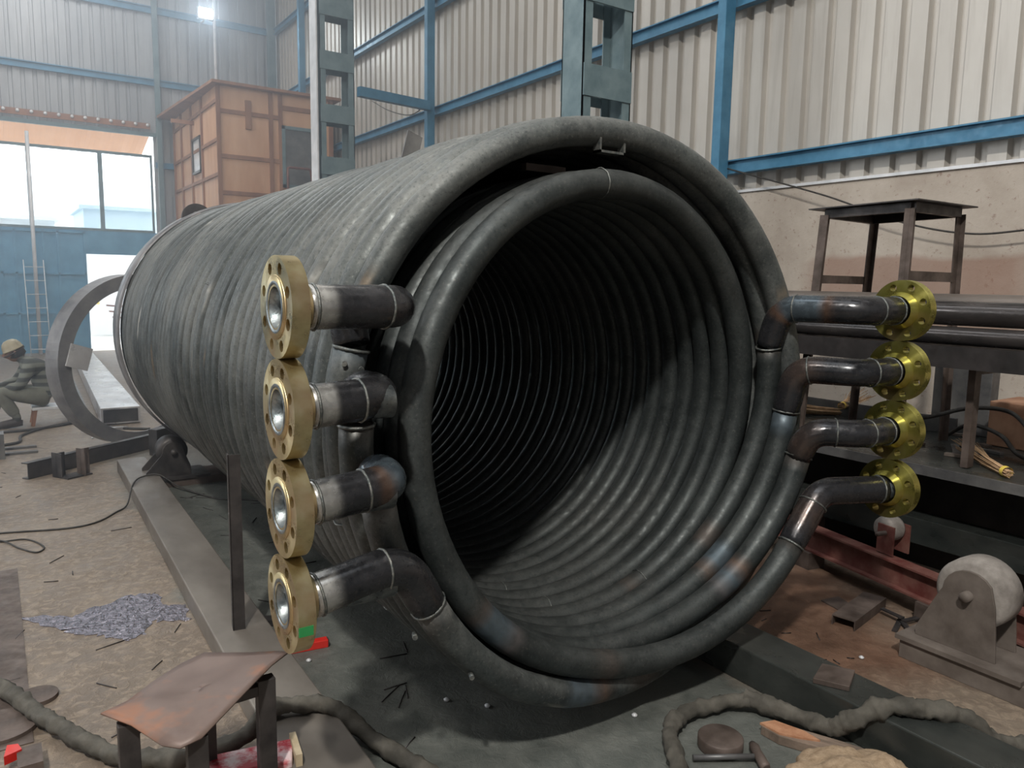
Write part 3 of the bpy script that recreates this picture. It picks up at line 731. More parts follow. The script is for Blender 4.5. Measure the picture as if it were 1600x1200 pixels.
# ------------------------------------------------------------------ foreground stool
e = empty('welding_stool', (.42, 2.16, 0), 'low steel stool with a buckled rusty sheet seat at the lower left', 'stool')
def mat_rustseat():
    m, nt, b = nodes('rusty_sheet'); v = coords(nt); f = noise_n(nt, v, 4, 4); f2 = noise_n(nt, v, 9, 5)
    c = ramp(nt, f2, [(.3, (.135, .090, .075)), (.7, (.20, .145, .125))])
    c = mix(nt, ramp(nt, f, [(.52, 0.0), (.66, .85)]), c, (.36, .135, .055))
    link(nt, c, b.inputs['Base Color']); b.inputs['Metallic'].default_value = .15
    link(nt, ramp(nt, f2, [(.3, .42), (.7, .6)]), b.inputs['Roughness']); return m
MT['rustseat'] = mat_rustseat()
OL = [(.175, 2.185), (.25, 2.265), (.33, 2.345), (.42, 2.41), (.49, 2.425), (.545, 2.375), (.60, 2.315), (.67, 2.235), (.685, 2.20), (.62, 2.15), (.55, 2.09), (.46, 2.02), (.38, 1.955), (.325, 1.94), (.29, 1.985), (.235, 2.09)]
mb = MB(); cx_, cy_ = .43, 2.18; vs = []; R_ = 8
for j in range(R_+1):
    for x, y in OL:
        f = j/R_; X = cx_+(x-cx_)*f; Y = cy_+(y-cy_)*f
        zz = .455 - .020*sin((X-.2)*9) + .014*cos((Y-2.1)*12) - .02*f*f*(1 if X < .3 else .2)
        vs.append(Vector((X-.42, Y-2.16, zz)))
n = len(OL)
fs = [(j*n+i, j*n+(i+1) % n, (j+1)*n+(i+1) % n, (j+1)*n+i) for j in range(R_) for i in range(n)]
mb.add(vs, fs, True); o = mb.build('seat', 'rustseat', e); md = o.modifiers.new('s', 'SOLIDIFY'); md.thickness = .004; md.offset = -1
for x, y in ((.235, 2.15), (.375, 1.99), (.605, 2.17), (.47, 2.34)):
    MB().box(-.019, .019, -.019, .019, 0, .42 if x < .5 else .43, Matrix.Translation((x-.42, y-2.16, 0)) @ Matrix.Scale(1.35, 4, Vector((1, 0, 0)))).build('leg', 'darksteel', e, bevel=.002)
MB().bar((-.185, -.01, .40), (.185, .01, .40), .03, .03).build('seat_rail', 'darksteel', e)

# ------------------------------------------------------------------ table, racks, stand on the right
e = empty('work_table', (3.9, .3, 0), 'long dark steel work table along the right wall', 'table')
MB().box(0, 1.25, 0, 3.4, .665, .70).build('top', MT['greenbeam'], e)
MB().box(-.012, 0, 0, 3.4, .66, .71).build('edge_strip', 'greysteel', e)
MB().box(.45, .462, 0, 3.4, .03, .665).build('shade_panel', 'blacksteel', e)  # black sheet added for the dark shade under the table
for y in (.05, 3.3):
    MB().box(.08, .15, y, y+.07, 0, .665).build('leg', 'darksteel', e)
    MB().box(1.1, 1.17, y, y+.07, 0, .665).build('leg', 'darksteel', e)
def tall_stand():
    e = empty('tall_stand', (4.43, 2.58, .702), 'tall brown angle iron stand standing on the work table by the plastered wall', 'stand')
    P = {'A': (-.235, .26), 'B': (.33, .31), 'C': (-.29, -.29), 'D': (.22, -.28)}
    hz = 1.33
    top = [(-.28, .36), (-.37, -.36), (.27, -.36), (.38, .36)]
    MB().prism(top, hz+.035, hz+.042).build('top_plate', 'darksteel', e)
    mb = MB()
    for a, b in (('A', 'B'), ('B', 'D'), ('D', 'C'), ('C', 'A')): mb.bar(P[a]+(hz+.008,), P[b]+(hz+.008,), .035, .05)
    mb.build('top_frame', 'darksteel', e)
    for kx, (x, y) in P.items():
        sp = Vector((x*.12, y*.25 if kx in 'AB' else 0, 0)); m_ = MB()
        a = Vector((x, y, 0))+sp; b = Vector((x, y, hz)); sx_ = -1 if x < 0 else 1
        m_.bar(a, b, .062 if kx == 'C' else .05, .008, (0, 1, 0)); m_.bar(a+Vector((sx_*.027, .0, 0)), b+Vector((sx_*.027, 0, 0)), .006, .055, (0, 1, 0))
        m_.build('leg', 'brownsteel', e)
    MB().bar((P['A'][0]*1.05, P['A'][1]*1.1, .95), (P['B'][0]*1.05, P['B'][1]*1.1, .95), .012, .05).build('cross_bar', 'brownsteel', e)
    MB().bar((P['C'][0]*1.05, P['C'][1]*1.0, .97), (P['D'][0]*1.05, P['D'][1], .97), .012, .055).build('cross_bar', 'brownsteel', e)
    return e
tall_stand()
def pipe(name, x, y0, y1, z, r, mat, label, grp=None):
    mb = MB().tube([(x, y0, z), (x, y1, z)], r, 24, caps=False); mb.tube([(x, y0, z), (x, y1, z)], r*.88, 24, caps=False)
    o = mb.build(name, mat); tag(o, label, 'pipe', grp); return o
MT['wetpipe'] = simple('glossy_mill_pipe', (.028, .028, .03), (.10, .088, .085), .22, .5, 8, (1, .25, 1))
MT['dustpipe'] = simple('dusty_pipe', (.09, .075, .065), (.18, .15, .13), .45, .3, 8, (1, .25, 1))
RX = 3.95
pipe('steel_pipe', RX, .6, 4.5, 1.485, .060, 'wetpipe', 'thick glossy black pipe, middle one of three on the rack behind the right flanges')
pipe('steel_pipe', RX+.14, .6, 4.5, 1.525, .055, 'dustpipe', 'dusty brown pipe lying highest and rearmost on the pipe rack')
pipe('steel_pipe', RX-.02, .6, 4.5, 1.375, .045, 'wetpipe', 'thinner dark pipe lying lowest on the pipe rack')
e = empty('pipe_rack', (RX, .5, 0), 'dark steel pipe rack carrying three long pipes along the right side', 'rack')
MB().box(-.08, .30, 0, 3.9, 1.22, 1.325).build('rack_beam', 'blacksteel', e)
for y, zb in ((1.35, .705), (1.72, .705), (3.1, .705)):
    mb = MB().box(.10, .16, y, y+.035, zb, 1.22); mb.build('rack_leg', 'brownsteel', e)
MB().bar((.13, 1.75, 1.08), (.13, 2.6, 1.08), .02, .05).build('rack_brace', 'brownsteel', e)
MB().box(.16, .6, 1.35, 1.39, 1.18, 1.22).box(.16, .6, 3.1, 3.14, 1.18, 1.22).build('rack_brace', 'brownsteel', e)

# brooms and clutter on the table
def broom(loc, rz, label, L=.9, spread=.12, n=70):
    e = empty('straw_broom', loc, label, 'broom', None, rz); mb = MB(); rng = random.Random(hash(L) % 99)
    for i in range(n):
        a = rng.uniform(0, 2*pi); q = sqrt(rng.random()); L1 = L*rng.uniform(.75, 1.1)
        mb.tube([(0, q*.022*cos(a), .022+q*.018*sin(a)), (L1*.5, q*spread*.45*cos(a), .025+q*.03*sin(a)+.006), (L1, q*spread*cos(a)+rng.uniform(-.01, .01), .03+q*.04*(1+sin(a)))], .0022, 4)
    o = mb.build('bristles', 'straw', e); o['kind'] = 'stuff'
    MB().lathe([(.026, 0), (.027, .03)], Matrix.Translation((0.02, 0, .026)), 14).build('binding', 'yellow', e); return e
broom((5.09, 3.05, .701), radians(140), 'straw broom with yellow binding lying on the table behind the second right nozzle', .75, .09, 110)
broom((4.85, 3.08, .76), radians(15), 'small loose straw broom lying across the first one', .5, .10, 40)
broom((4.02, 1.64, .701), radians(48), 'thin reddish straw broom at the near edge of the table', .55, .05, 40)
o = MB().box(0, .36, 0, .30, 0, .26).build('wooden_box', 'boxwood', bevel=.004); o.location = (4.80, 1.80, .702); tag(o, 'orange-brown wooden box on the table at the right edge of the photo', 'box')
o = MB().box(0, .1, 0, .35, 0, .46).build('steel_cabinet', 'greysteel', bevel=.004); o.location = (5.03, 2.2, .702); tag(o, 'grey steel box standing behind the orange-brown wooden box', 'box')
pts = smooth_path([(4.3, 2.6, .80), (4.45, 2.3, .86), (4.6, 2.12, .93), (4.72, 1.95, .92), (4.6, 1.75, .80), (4.5, 1.55, .74), (4.4, 1.3, .73)], 8)
o = MB().tube(pts, .012, 8).build('rubber_hose', 'rubber'); tag(o, 'dark rubber hose arching over the table clutter', 'hose')
pts = smooth_path([(4.75, 2.3, .73), (4.7, 2.15, .82), (4.62, 1.95, .80), (4.5, 1.8, .73), (4.42, 1.6, .72), (4.5, 1.4, .73)], 8)
o = MB().tube(pts, .012, 8).build('rubber_hose', 'rubber'); tag(o, 'dark rubber hose lying low behind the rack leg on the table', 'hose')
rngc = random.Random(5)
for i in range(14):
    L = rngc.uniform(.08, .3); o = MB().box(-L/2, L/2, -.02, .02, 0, .014).build('scrap_strip', ('brownsteel', 'greysteel', 'dustysteel')[i % 3])
    o.location = (rngc.uniform(4.25, 4.95), rngc.uniform(1.6, 3.0), .702+.0*i); o.rotation_euler = (0, 0, rngc.uniform(0, 3))
    o['label'] = 'small metal offcut strip among the clutter on the work table'; o['category'] = 'offcut'; o['group'] = 'metal offcuts on the work table'
o = MB().box(0, .02, 0, 1.3, 0, .10).build('angle_bar', 'greysteel'); o.location = (4.95, 2.35, .702); tag(o, 'grey flat bar on edge along the back of the table', 'steel bar')
o = MB().box(0, .015, 0, 2.2, 0, .62).build('plywood_sheet', 'redpaint' if False else 'brownsteel'); o.location = (5.72, 1.2, .0); tag(o, 'brown board leaning low against the plastered wall', 'board')

# dark box sections and red beam on the right floor
o = MB().box(0, .16, 0, 4.0, .0, .14).build('box_section', 'greenbeam', bevel=.004); o.location = (4.02, -.3, .25); tag(o, 'dark green box section on blocks under the table edge', 'steel beam')
MB().box(0, .16, 0, .12, -.25, 0).build('support_block', 'brownsteel', o); MB().box(0, .16, 3.0, 3.12, -.25, 0).build('support_block', 'brownsteel', o)
a = Vector((3.93, 3.0, 0)); b = Vector((3.50, .9, 0)); d = b-a; L = d.length; ang = atan2(d.y, d.x)
e = empty('red_channel_beam', (a.x, a.y, .10), 'red painted I beam on floor blocks behind the dusty roller stand', 'steel beam', None, ang)
MB().box(0, L, -.04, .04, .13, .14).box(0, L, -.04, .04, 0, .01).box(0, L, -.005, .005, .01, .13).build('beam', 'redpaint', e)
MB().box(.4, .5, -.06, .06, -.10, -.001).build('support_block', 'brownsteel', e); MB().box(1.2, 1.3, -.06, .06, -.10, -.001).build('support_block', 'brownsteel', e)
mb = MB().box(L*.72, L*.72+.05, -.07, -.045, -.09, .15); mb.build('stiffener', 'brownsteel', e)
e2 = empty('small_roller', (3.80, 2.06, .245), 'small brown roller bracket on top of the red beam', 'roller stand', None, radians(-12))
for x in (-.06, .05): MB().box(x, x+.01, -.05, .05, 0, .15).build('side_plate', 'redpaint', e2)
MB().lathe([(0, -.045), (.06, -.045), (.065, -.03), (.065, .03), (.06, .045), (0, .045)], Matrix.Translation((0, .03, .12)), 28).build('wheel', 'rollrubber', e2)
MB().lathe([(0, -.12), (.012, -.12), (.012, .07), (0, .07)], Matrix.Translation((0, .0, .11)), 12).build('axle', 'brownsteel', e2)
# small channel piece
e = empty('channel_offcut', (3.27, 1.92, .0), 'short brown channel offcut lying open side down on the rusty floor', 'steel channel', None, radians(11))
MB().box(0, .40, 0, .11, .045, .05).box(0, .40, 0, .005, .0, .045).box(0, .40, .105, .11, .0, .045).build('body', 'brownsteel', e)
o = MB().prism([(0, 0), (.12, .02), (.15, .10), (.03, .12)], 0, .006).build('steel_offcut', 'brownsteel'); o.location = (3.42, 2.10, 0); tag(o, 'flat rusty offcut behind the short channel offcut', 'offcut')
for k, (x, y, r_, L) in enumerate(((3.52, 1.85, 20, .2), (3.50, 1.80, 45, .16), (3.60, 1.82, -10, .14), (3.55, 1.9, 80, .12))):
    o = MB().box(-L/2, L/2, -.012, .012, 0, .008).build('scrap_strip', 'darksteel'); o.location = (x, y, .001+.009*k); o.rotation_euler = (0, 0, radians(r_))
    o['label'] = 'dark scrap strip in the small heap between channel offcut and roller stand'; o['category'] = 'offcut'; o['group'] = 'scrap heap by the roller stand'

# ------------------------------------------------------------------ foreground right items
def lumpy(pts, r, label, seed, name='wrapped_hose', sag=.25):
    P = smooth_path(pts, 14); N = len(P); n = 14; mb = MB(); mb.tube(P, [r*(1+.28*noise.noise(Vector((i*.16, seed, 0)))+.14*noise.noise(Vector((i*.5, seed, 3)))) for i in range(N)], n)
    for i in range(N*n):
        a, k = divmod(i, n); v = Vector(mb.v[i]); c = P[a]; d = v-c
        q = 1+.34*noise.noise(Vector((v.x*26, v.y*26, v.z*26+seed)))+.16*abs(sin(2*2*pi*k/n+a*.23+seed))-.08+.2*noise.noise(Vector((v.x*70, v.y*70, v.z*70)))
        w = c+d*q; w.z = max(w.z, .003); mb.v[i] = tuple(w)
    o = mb.build(name, 'canvas'); tag(o, label, 'hose'); return o
lumpy([(-.25, 3.62, .035), (-.06, 3.36, .04), (.03, 3.12, .04), (.10, 2.93, .05), (.20, 2.74, .04), (.30, 2.60, .04), (.46, 2.51, .04), (.62, 2.50, .06), (.70, 2.50, .13), (.80, 2.47, .135), (.90, 2.42, .12), (.99, 2.26, .05), (1.06, 2.05, .04), (1.10, 1.8, .04)], .028, 'canvas wrapped hose snaking along the floor behind the rusty stool', 1)
lumpy([(1.60, 1.45, .035), (1.78, 1.62, .04), (1.90, 1.77, .04), (2.04, 1.82, .04), (2.20, 1.79, .04), (2.28, 1.74, .05)], .027, 'dark canvas wrapped hose curving in from under the coil', 4)
lumpy([(2.275, 1.755, .06), (2.33, 1.66, .045), (2.36, 1.55, .045), (2.385, 1.46, .05), (2.41, 1.38, .12), (2.48, 1.31, .175), (2.57, 1.23, .175), (2.67, 1.16, .15), (2.80, 1.08, .05), (2.95, .98, .045), (3.1, .85, .04)], .031, 'canvas wrapped hose crossing over the dark green box section', 9)
o = MB().lathe([(0, 0), (.076, 0), (.078, .004), (.078, .040), (.074, .044), (0, .044)], Matrix.Rotation(-pi/2, 4, 'Y'), 36).build('round_steel_blank', 'brownsteel'); o.location = (2.02, 1.645, 0)
tag(o, 'thick round steel blank on the floor behind the hammer', 'steel disc')
e = empty('hammer', (1.97, 1.575, 0), 'steel hammer lying on the floor at the bottom of the photo', 'hammer', None, radians(-32))
MB().tube([(-.115, 0, .02), (.10, 0, .022)], .0095, 14).build('handle', MT['greysteel'], e)
MB().tube([(.115, .075, .018), (.112, .045, .024), (.11, .02, .026), (.11, -.015, .026), (.113, -.05, .02), (.115, -.06, .018)], [.012, .018, .016, .017, .018, .014], 16).build('head', 'brownsteel', e)
e = empty('broken_plank', (2.28, 1.50, 0), 'broken wooden plank with a raw orange split end on the floor', 'plank', None, radians(-66))
MB().prism([(-.14, -.02), (-.10, .035), (.12, .04), (.26, .03), (.27, -.04), (.05, -.045), (-.07, -.05)], 0, .035).build('board', 'brokenwood', e, bevel=.003)
MB().prism([(-.145, -.015), (-.105, .03), (.0, .02), (.06, -.01), (.0, -.03), (-.07, -.045)], .034, .042).build('split_end', 'freshwood', e)
# burlap sack
bm = bmesh.new(); bmesh.ops.create_icosphere(bm, subdivisions=5, radius=1)
for v in bm.verts:
    c = v.co; q = 1+.20*noise.noise(c*2.2)+.08*noise.noise(c*6)
    v.co = Vector((c.x*.22*q, c.y*.17*q, max(-.0, c.z*.115*q+.035)))
    if c.z > .6 and abs(c.x+.0) < .35: v.co.z += .035*(1-abs(c.x)/.35)
me = bpy.data.meshes.new('burlap_sack'); bm.to_mesh(me); bm.free(); me.materials.append(MT['burlap'])
for p in me.polygons: p.use_smooth = True
o = bpy.data.objects.new('burlap_sack', me); COL.objects.link(o); o.location = (2.14, 1.21, 0.0); o.rotation_euler = (0, 0, radians(-35)); tag(o, 'tan burlap sack lying at the bottom right edge of the photo', 'sack')
o = MB().box(-.02, .02, -.10, .10, 0, .02).build('wood_strip', 'brokenwood'); o.location = (1.80, 1.62, 0); o.rotation_euler = (0, 0, radians(-35)); tag(o, 'narrow wooden strip on the floor left of the round steel blank', 'wood strip')

# ------------------------------------------------------------------ foreground left items
def disc(loc, r, h, label):
    o = MB().lathe([(0, 0), (r, 0), (r, h), (0, h)], Matrix.Rotation(-pi/2, 4, 'Y'), 36, smooth=False).build('steel_disc', 'brownsteel'); o.location = loc; return tag(o, label, 'steel disc')
disc((-.06, 3.10, .0), .115, .018, 'large steel disc under the hose at the left edge')
disc((.055, 3.27, .0), .07, .016, 'smaller steel disc beside the large one at the left edge')
o = MB().box(-.5, .05, -.95, .95, 0, .004).build('rusty_sheet', 'brownsteel'); o.location = (-.02, 3.9, 0.0); tag(o, 'thin rusty sheet lying on the floor at the left edge', 'steel sheet')
o = MB().box(0, .07, -.06, .06, 0, .05).build('steel_block', 'brownsteel'); o.location = (-.02, 2.78, 0.004); tag(o, 'dark brown steel block at the bottom left corner', 'steel block')
o = MB().prism([(0, 0), (.05, .02), (.04, .06), (.01, .07)], 0, .03).build('red_scrap', 'redbox'); o.location = (-.055, 2.80, 0.03); tag(o, 'crumpled red scrap on the steel block in the corner', 'scrap')
e = empty('crushed_carton', (.60, 2.30, 0), 'crushed red and white carton on the floor behind the stool legs', 'carton', None, radians(-9))
MB().prism([(-.18, -.06), (.12, -.07), (.14, .05), (-.16, .06)], .0, .125).build('carton_body', 'carton', e, bevel=.008)
MB().box(.13, .15, -.075, .055, 0, .14).build('torn_flap', 'kraft', e)
e.location = (.58, 2.28, 0)
e.rotation_euler = (0, 0, radians(-9))
e = empty('red_bar', (1.05, 3.11, 0), 'short bright red square bar on the floor behind the lowest left flange', 'steel bar', None, radians(-8))
MB().box(-.13, .09, -.02, .02, 0, .035).build('bar', 'redbox', e, bevel=.003)
MB().box(.09, .094, -.016, .016, .003, .032).build('end_cap', 'darksteel', e)
o = MB().box(-.14, .14, -.03, .03, 0, .03).build('flat_bar', 'darksteel'); o.location = (1.05, 3.42, 0); o.rotation_euler = (0, 0, radians(-20)); tag(o, 'dark flat bar on the floor beyond the red bar', 'steel bar')
# puddle
def mat_puddle():
    m, nt, b = nodes('oily_water'); v = coords(nt); f = noise_n(nt, v, 30, 4, .6, .8); b.inputs['Base Color'].default_value = (.30, .28, .32, 1); b.inputs['Metallic'].default_value = .85
    b.inputs['Roughness'].default_value = .22; bump(nt, b, f, .9, .025); return m
out = [(-.04, 4.13), (.1, 4.10), (.22, 4.01), (.30, 4.06), (.38, 4.08), (.47, 4.13), (.56, 4.12), (.62, 4.08), (.60, 3.98), (.64, 3.90), (.70, 3.87), (.68, 3.69), (.60, 3.72), (.54, 3.76), (.48, 3.64), (.41, 3.61), (.35, 3.68), (.30, 3.74), (.22, 3.80), (.16, 3.88), (.09, 4.02)]
rp = random.Random(3); fine = []
for i in range(len(out)):
    a, b = out[i], out[(i+1) % len(out)]
    for j in range(5):
        t = j/5; fine.append((a[0]+(b[0]-a[0])*t+rp.uniform(-.016, .016), a[1]+(b[1]-a[1])*t+rp.uniform(-.016, .016)))
o = MB().prism(fine, 0, .003).build('oily_puddle', mat_puddle()); tag(o, 'shiny dark oily puddle on the brown floor left of the long box section', 'puddle')
# cables
def cable(pts, r, label, name='cable'):
    o = MB().tube(smooth_path(pts, 8), r, 8).build(name, 'rubber'); return tag(o, label, 'cable')
cable([(-.3, 5.6, .006), (-.04, 5.58, .006), (.3, 5.48, .006), (.48, 5.52, .006), (.62, 5.70, .006), (.70, 5.80, .02), (.77, 6.0, .11), (.86, 6.2, .11), (.98, 6.2, .11), (1.10, 6.06, .03), (1.28, 5.69, .006), (1.45, 5.56, .006), (1.6, 5.4, .006)], .006, 'thin black cable running over the long box section towards the coil')
cable([(-.2, 5.45, .005), (-.04, 5.40, .005), (.09, 5.37, .005), (.17, 5.17, .005), (.13, 5.08, .005), (.05, 5.21, .005), (-.04, 5.40, .012), (-.2, 5.5, .005)], .005, 'loop of thin black cable at the left edge')
cable([(-.3, 8.3, .014), (-.01, 8.49, .014), (.14, 8.60, .014), (.18, 8.97, .014), (.45, 9.35, .014), (.83, 9.5, .014), (.97, 9.0, .014), (1.3, 8.7, .014)], .014, 'thick brown welding cable behind the dark channel')
cable([(-.5, 9.0, .014), (-.1, 9.2, .014), (.3, 9.25, .014), (.75, 9.55, .014), (.85, 10.0, .014), (.75, 10.6, .014), (.5, 10.8, .014)], .014, 'thick black cable coiled around the welder stool')
# wires on the right wall
cable([(XW-.12, 5.0, 2.70), (XW-.12, 3.9, 2.35), (XW-.12, 3.3, 2.12), (XW-.12, 2.8, 2.0), (XW-.12, 2.4, 2.0), (XW-.12, 1.6, 2.1)], .007, 'thin cable sagging across the plastered wall', 'wall_wire')
cable([(XW-.12, 12.9, 4.7), (XW-.12, 12.2, 4.42), (XW-.12, 11.4, 4.22), (XW-.12, 10.8, 4.3)], .008, 'thin wire sagging on the wall below the cross tie', 'wall_wire')

# welding rod stubs scattered on the floor
rng = random.Random(21)
def stub(x, y, a, L):
    o = stub0.copy() if stub0 is not None else None; COL.objects.link(o); o.location = (x, y, .0025); o.rotation_euler = (0, 0, a); o.scale = (L/.1, 1, 1); return o
stub0 = MB().tube([(-.05, 0, 0), (0, .001, 0), (.05, 0, 0)], .0025, 6).build('welding_rod_stub', 'darksteel'); stub0.location = (1.24, 2.62, .0025)
LBL = 'short dark welding rod stub lying on the workshop floor'
tag(stub0, LBL, 'rod stub', 'welding rod stubs scattered on the floor')
for x, y, a, L in ((1.20, 2.58, .6, .13), (1.26, 2.56, 1.2, .1), (1.22, 2.52, .9, .12), (1.34, 2.85, -.2, .12), (1.42, 2.9, 1.3, .1), (.48, 3.3, .9, .08), (.62, 3.62, 1.1, .09), (.22, 4.9, .9, .12), (.60, 5.3, .1, .12), (.35, 3.6, .3, .14), (.30, 2.86, .5, .10), (1.12, 2.25, .6, .07), (1.05, 2.0, .1, .09)):
    stub(x, y, a, L)
for i in range(26):
    x = rng.uniform(1.05, 1.75); y = rng.uniform(3.4, 6.4); stub(x, y, rng.uniform(0, 3.1), rng.uniform(.06, .16))
for i in range(10):
    stub(rng.uniform(2.85, 3.15), rng.uniform(1.5, 2.5), rng.uniform(0, 3.1), rng.uniform(.03, .08))
for i in range(10):
    stub(rng.uniform(-.1, .6), rng.uniform(3, 8), rng.uniform(0, 3.1), rng.uniform(.05, .11))
for i, (x, y) in enumerate(((1.47, 2.30), (1.9, 1.95), (1.36, 2.42), (3.05, 1.75), (.75, 8.5), (1.02, 3.0))):
    o = MB().lathe([(0, 0), (.010, .002), (.012, .008), (.005, .013), (0, .014)], Matrix.Rotation(-pi/2, 4, 'Y'), 8).build('slag_chip', 'whitepole'); o.location = (x, y, 0)
    o['label'] = 'tiny pale chip lying on the floor'; o['category'] = 'chip'; o['group'] = 'pale chips on the floor'

# ------------------------------------------------------------------ the welder
def skinned(name, verts, edges, radii, mat, parent, root=0, sub=2):
    me = bpy.data.meshes.new(name); me.from_pydata([Vector(v) for v in verts], edges, []); me.update()
    o = bpy.data.objects.new(name, me); COL.objects.link(o); o.parent = parent
    md = o.modifiers.new('skin', 'SKIN'); md.use_smooth_shade = True
    sk = me.skin_vertices[0].data if me.skin_vertices else None
    if sk is None:
        bpy.context.view_layer.objects.active = o; sk = me.skin_vertices[0].data
    for i, r in enumerate(radii):
        sk[i].radius = (r, r) if not isinstance(r, tuple) else r; sk[i].use_root = (i == root)
    s = o.modifiers.new('sub', 'SUBSURF'); s.levels = sub; s.render_levels = sub
    me.materials.append(mat if not isinstance(mat, str) else MT[mat]); return o
wl = empty('person', (.40, 9.65, 0), 'person in striped shirt and tan helmet crouched on a low stool, welding', 'person')
# local frame: person faces -x
V = [(.04, 0, .33), (.06, 0, .44), (-.02, 0, .58), (-.10, 0, .67), (-.17, 0, .715), (-.21, 0, .76),      # 0..5 pelvis, waist, chest, neckbase, neck, head base
     (-.11, -.16, .63), (-.20, -.24, .46), (-.36, -.16, .40), (-.45, -.12, .39),     # 6-9 right arm (camera side)
     (-.11, .16, .63), (-.22, .24, .46), (-.38, .12, .41), (-.46, .09, .40),        # 10-13
     (-.02, -.11, .30), (-.40, -.19, .40), (-.24, -.15, .10), (-.27, -.15, .05),     # 14-17 right leg
     (-.02, .11, .30), (-.40, .20, .40), (-.46, .17, .10), (-.48, .17, .05)]        # 18-21
Ed = [(0, 1), (1, 2), (2, 3), (3, 4), (4, 5), (3, 6), (6, 7), (7, 8), (8, 9), (3, 10), (10, 11), (11, 12), (12, 13), (0, 14), (14, 15), (15, 16), (16, 17), (0, 18), (18, 19), (19, 20), (20, 21)]
Rr = [.15, .14, .15, .10, .055, .06, .075, .052, .038, .034, .075, .052, .038, .034, .095, .065, .045, .04, .095, .065, .045, .04]
body = skinned('body', V, Ed, Rr, 'shirt', wl)
# trousers over the legs
skinned('trousers', [(.04, 0, .335), (-.03, -.11, .31), (-.40, -.19, .40), (-.25, -.15, .12), (-.03, .11, .31), (-.40, .20, .40), (-.455, .17, .12)],
        [(0, 1), (1, 2), (2, 3), (0, 4), (4, 5), (5, 6)], [.128, .105, .078, .06, .105, .078, .06], 'trouser', wl)
for y, x in ((-.15, -.27), (.17, -.48)):
    MB().tube([(x+.07, y, .05), (x, y, .055), (x-.10, y, .04), (x-.17, y, .03), (x-.19, y, .028)], [.03, .048, .042, .034, .012], 14).build('shoe', 'shoe', wl)
# head
bm = bmesh.new(); bmesh.ops.create_icosphere(bm, subdivisions=3, radius=1)
for v in bm.verts:
    c = v.co.copy(); x, y, z = c.x*.098, c.y*.078, c.z*.112
    if c.z < -.2: y *= 1-.25*(-c.z-.2); 
    if c.x < -.75 and abs(c.y) < .22 and abs(c.z+.05) < .3: x -= .022*(1-abs(c.y)/.22)     # nose
    if c.x < -.7 and abs(c.z-.15) < .15 and .2 < abs(c.y) < .5: x += .008                  # eye sockets
    if c.x < -.6 and abs(c.z+.45) < .08 and abs(c.y) < .3: x += .005                       # mouth
    v.co = Vector((x, y, z))
me = bpy.data.meshes.new('head'); bm.to_mesh(me); bm.free(); me.materials.append(MT['skin'])
for p in me.polygons: p.use_smooth = True
hd = bpy.data.objects.new('head', me); COL.objects.link(hd); hd.parent = wl; hd.location = (-.235, 0, .795); hd.rotation_euler = (0, radians(-25), 0)
for s in (-1, 1):
    MB().tube([(0.0, s*.076, .02), (.01, s*.088, 0), (.0, s*.08, -.025)], [.008, .014, .006], 8).build('ear', 'skin', hd)
    MB().lathe([(0, -.006), (.010, 0), (0, .006)], Matrix.Translation((-.088, s*.03, .018)), 10).build('eye', 'whitepole', hd)
MB().lathe([(0, .112), (.045, .105), (.075, .083), (.094, .045), (.099, .01), (.108, .0), (.096, -.004)], Matrix.Rotation(-pi/2, 4, 'Y'), 28).build('helmet', 'helmet', hd).location = (0.005, 0, .02)
MB().tube([(.10*cos(a), .088*sin(a), -.005+.01*cos(a)) for a in [2*pi*i/24 for i in range(24)]], .011, 8, closed=True).build('strap', 'shoe', hd)
MB().lathe([(0, .0), (.06, -.005), (.085, -.04), (.088, -.09), (.06, -.11)], Matrix.Rotation(-pi/2, 4, 'Y'), 20).build('hair', 'hair', hd).location = (.012, 0, .04)
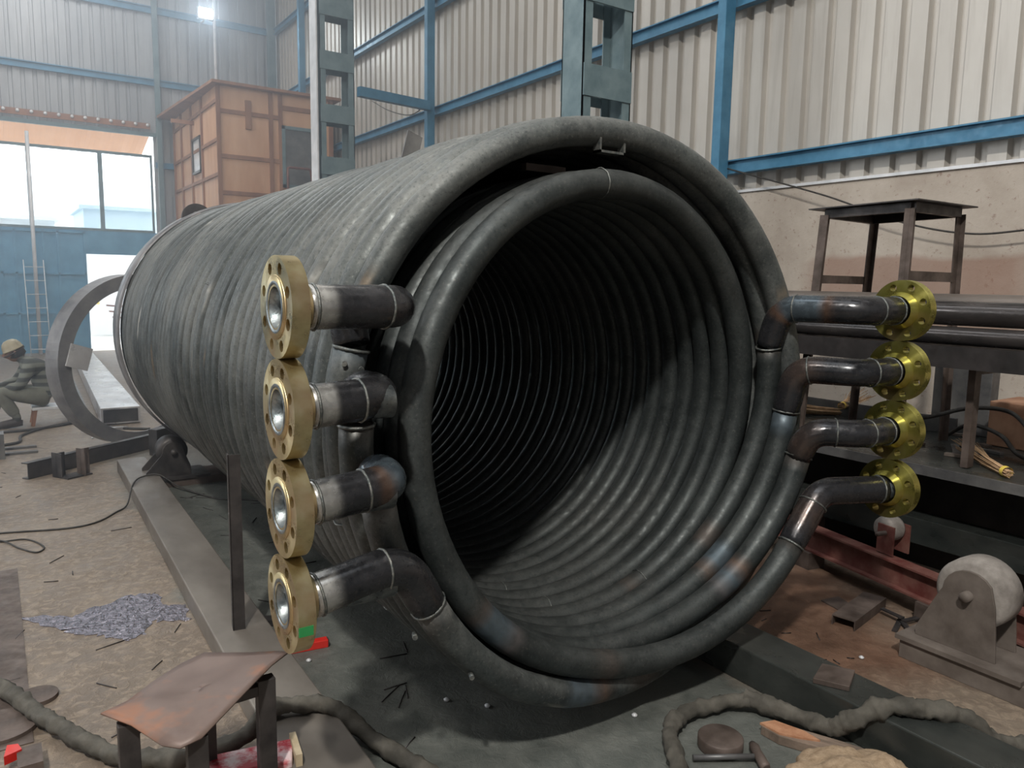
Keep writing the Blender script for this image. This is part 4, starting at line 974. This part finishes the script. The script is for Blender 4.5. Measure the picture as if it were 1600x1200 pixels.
# gloves with five fingers each, closed on the torch
def hand(p, s):
    h = bpy.data.objects.new('hand', None)
    mb = MB(); x, y, z = p
    vs = [(0, 0, 0), (-.035, 0, -.005), (-.075, 0, -.012)]
    vsV = [(x, y, z), (x-.035, y, z-.003), (x-.07, y, z-.01)]; ed = [(0, 1), (1, 2)]; rr = [.026, .032, .028]
    o = skinned('hand', vsV, ed, rr, 'shoe', wl)
    fg = MB()
    for k, (dy, L) in enumerate(((-.028, .060), (-.010, .070), (.010, .066), (.027, .052))):
        fg.tube([(x-.07, y+dy, z-.005), (x-.07-L*.45, y+dy, z-.012), (x-.07-L*.62, y+dy, z-.032), (x-.07-L*.45, y+dy, z-.048)], [.0095, .0092, .0088, .007], 8)
    fg.tube([(x-.02, y-s*.025, z), (x-.05, y-s*.045, z-.02), (x-.08, y-s*.03, z-.038)], [.012, .0105, .008], 8)
    fg.build('fingers', 'shoe', o)
hand((-.44, -.12, .39), 1); hand((-.45, .09, .40), -1)
o = MB().tube([(-.16, 9.50, .46), (-.12, 9.54, .36), (-.2, 9.6, .34), (-.32, 9.65, .30)], .012, 8).build('welding_torch', 'rubber'); tag(o, 'dark welding torch held by the crouching person', 'torch')
e = empty('low_stool', (.45, 9.65, 0), 'low wooden stool under the crouching person', 'stool')
MB().box(-.16, .20, -.16, .16, .17, .20).build('seat', 'whitepole', e, bevel=.004)
for x, y in ((-.13, -.13), (.16, -.13), (-.13, .13), (.16, .13)): MB().bar((x*1.25, y*1.1, 0), (x, y, .17), .03, .03).build('leg', 'plybatten', e)
o = MB().box(0, .3, 0, .2, 0, .22).build('steel_block', 'greysteel'); o.location = (-.28, 7.9, 0); tag(o, 'grey steel box at the left edge near the dark channel', 'steel block')
for k, (x, y) in enumerate(((.02, 8.3), (.02, 8.05))):
    o = MB().box(0, .25, 0, .06, 0, .02).build('flat_bar', 'greysteel'); o.location = (x, y, 0); tag(o, ('farther' if k == 0 else 'nearer')+' of the two short flat bars lying at the left edge', 'steel bar')

# ------------------------------------------------------------------ smoke haze in the far half of the hall, doubling as lens glare
m = bpy.data.materials.new('welding_smoke'); m.use_nodes = True; nt = m.node_tree; nt.nodes.clear()
vo = nt.nodes.new('ShaderNodeVolumeScatter'); vo.inputs['Color'].default_value = (.80, .88, 1, 1); vo.inputs['Density'].default_value = .04; vo.inputs['Anisotropy'].default_value = .55
ou = nt.nodes.new('ShaderNodeOutputMaterial'); nt.links.new(vo.outputs[0], ou.inputs['Volume'])
o = MB().box(-7.3, 5.7, 4.2, YF-.3, .02, 8.3).build('smoke_haze', m); tag(o, 'thin bluish welding smoke hanging in front of the bright gate', 'smoke'); o['kind'] = 'stuff'
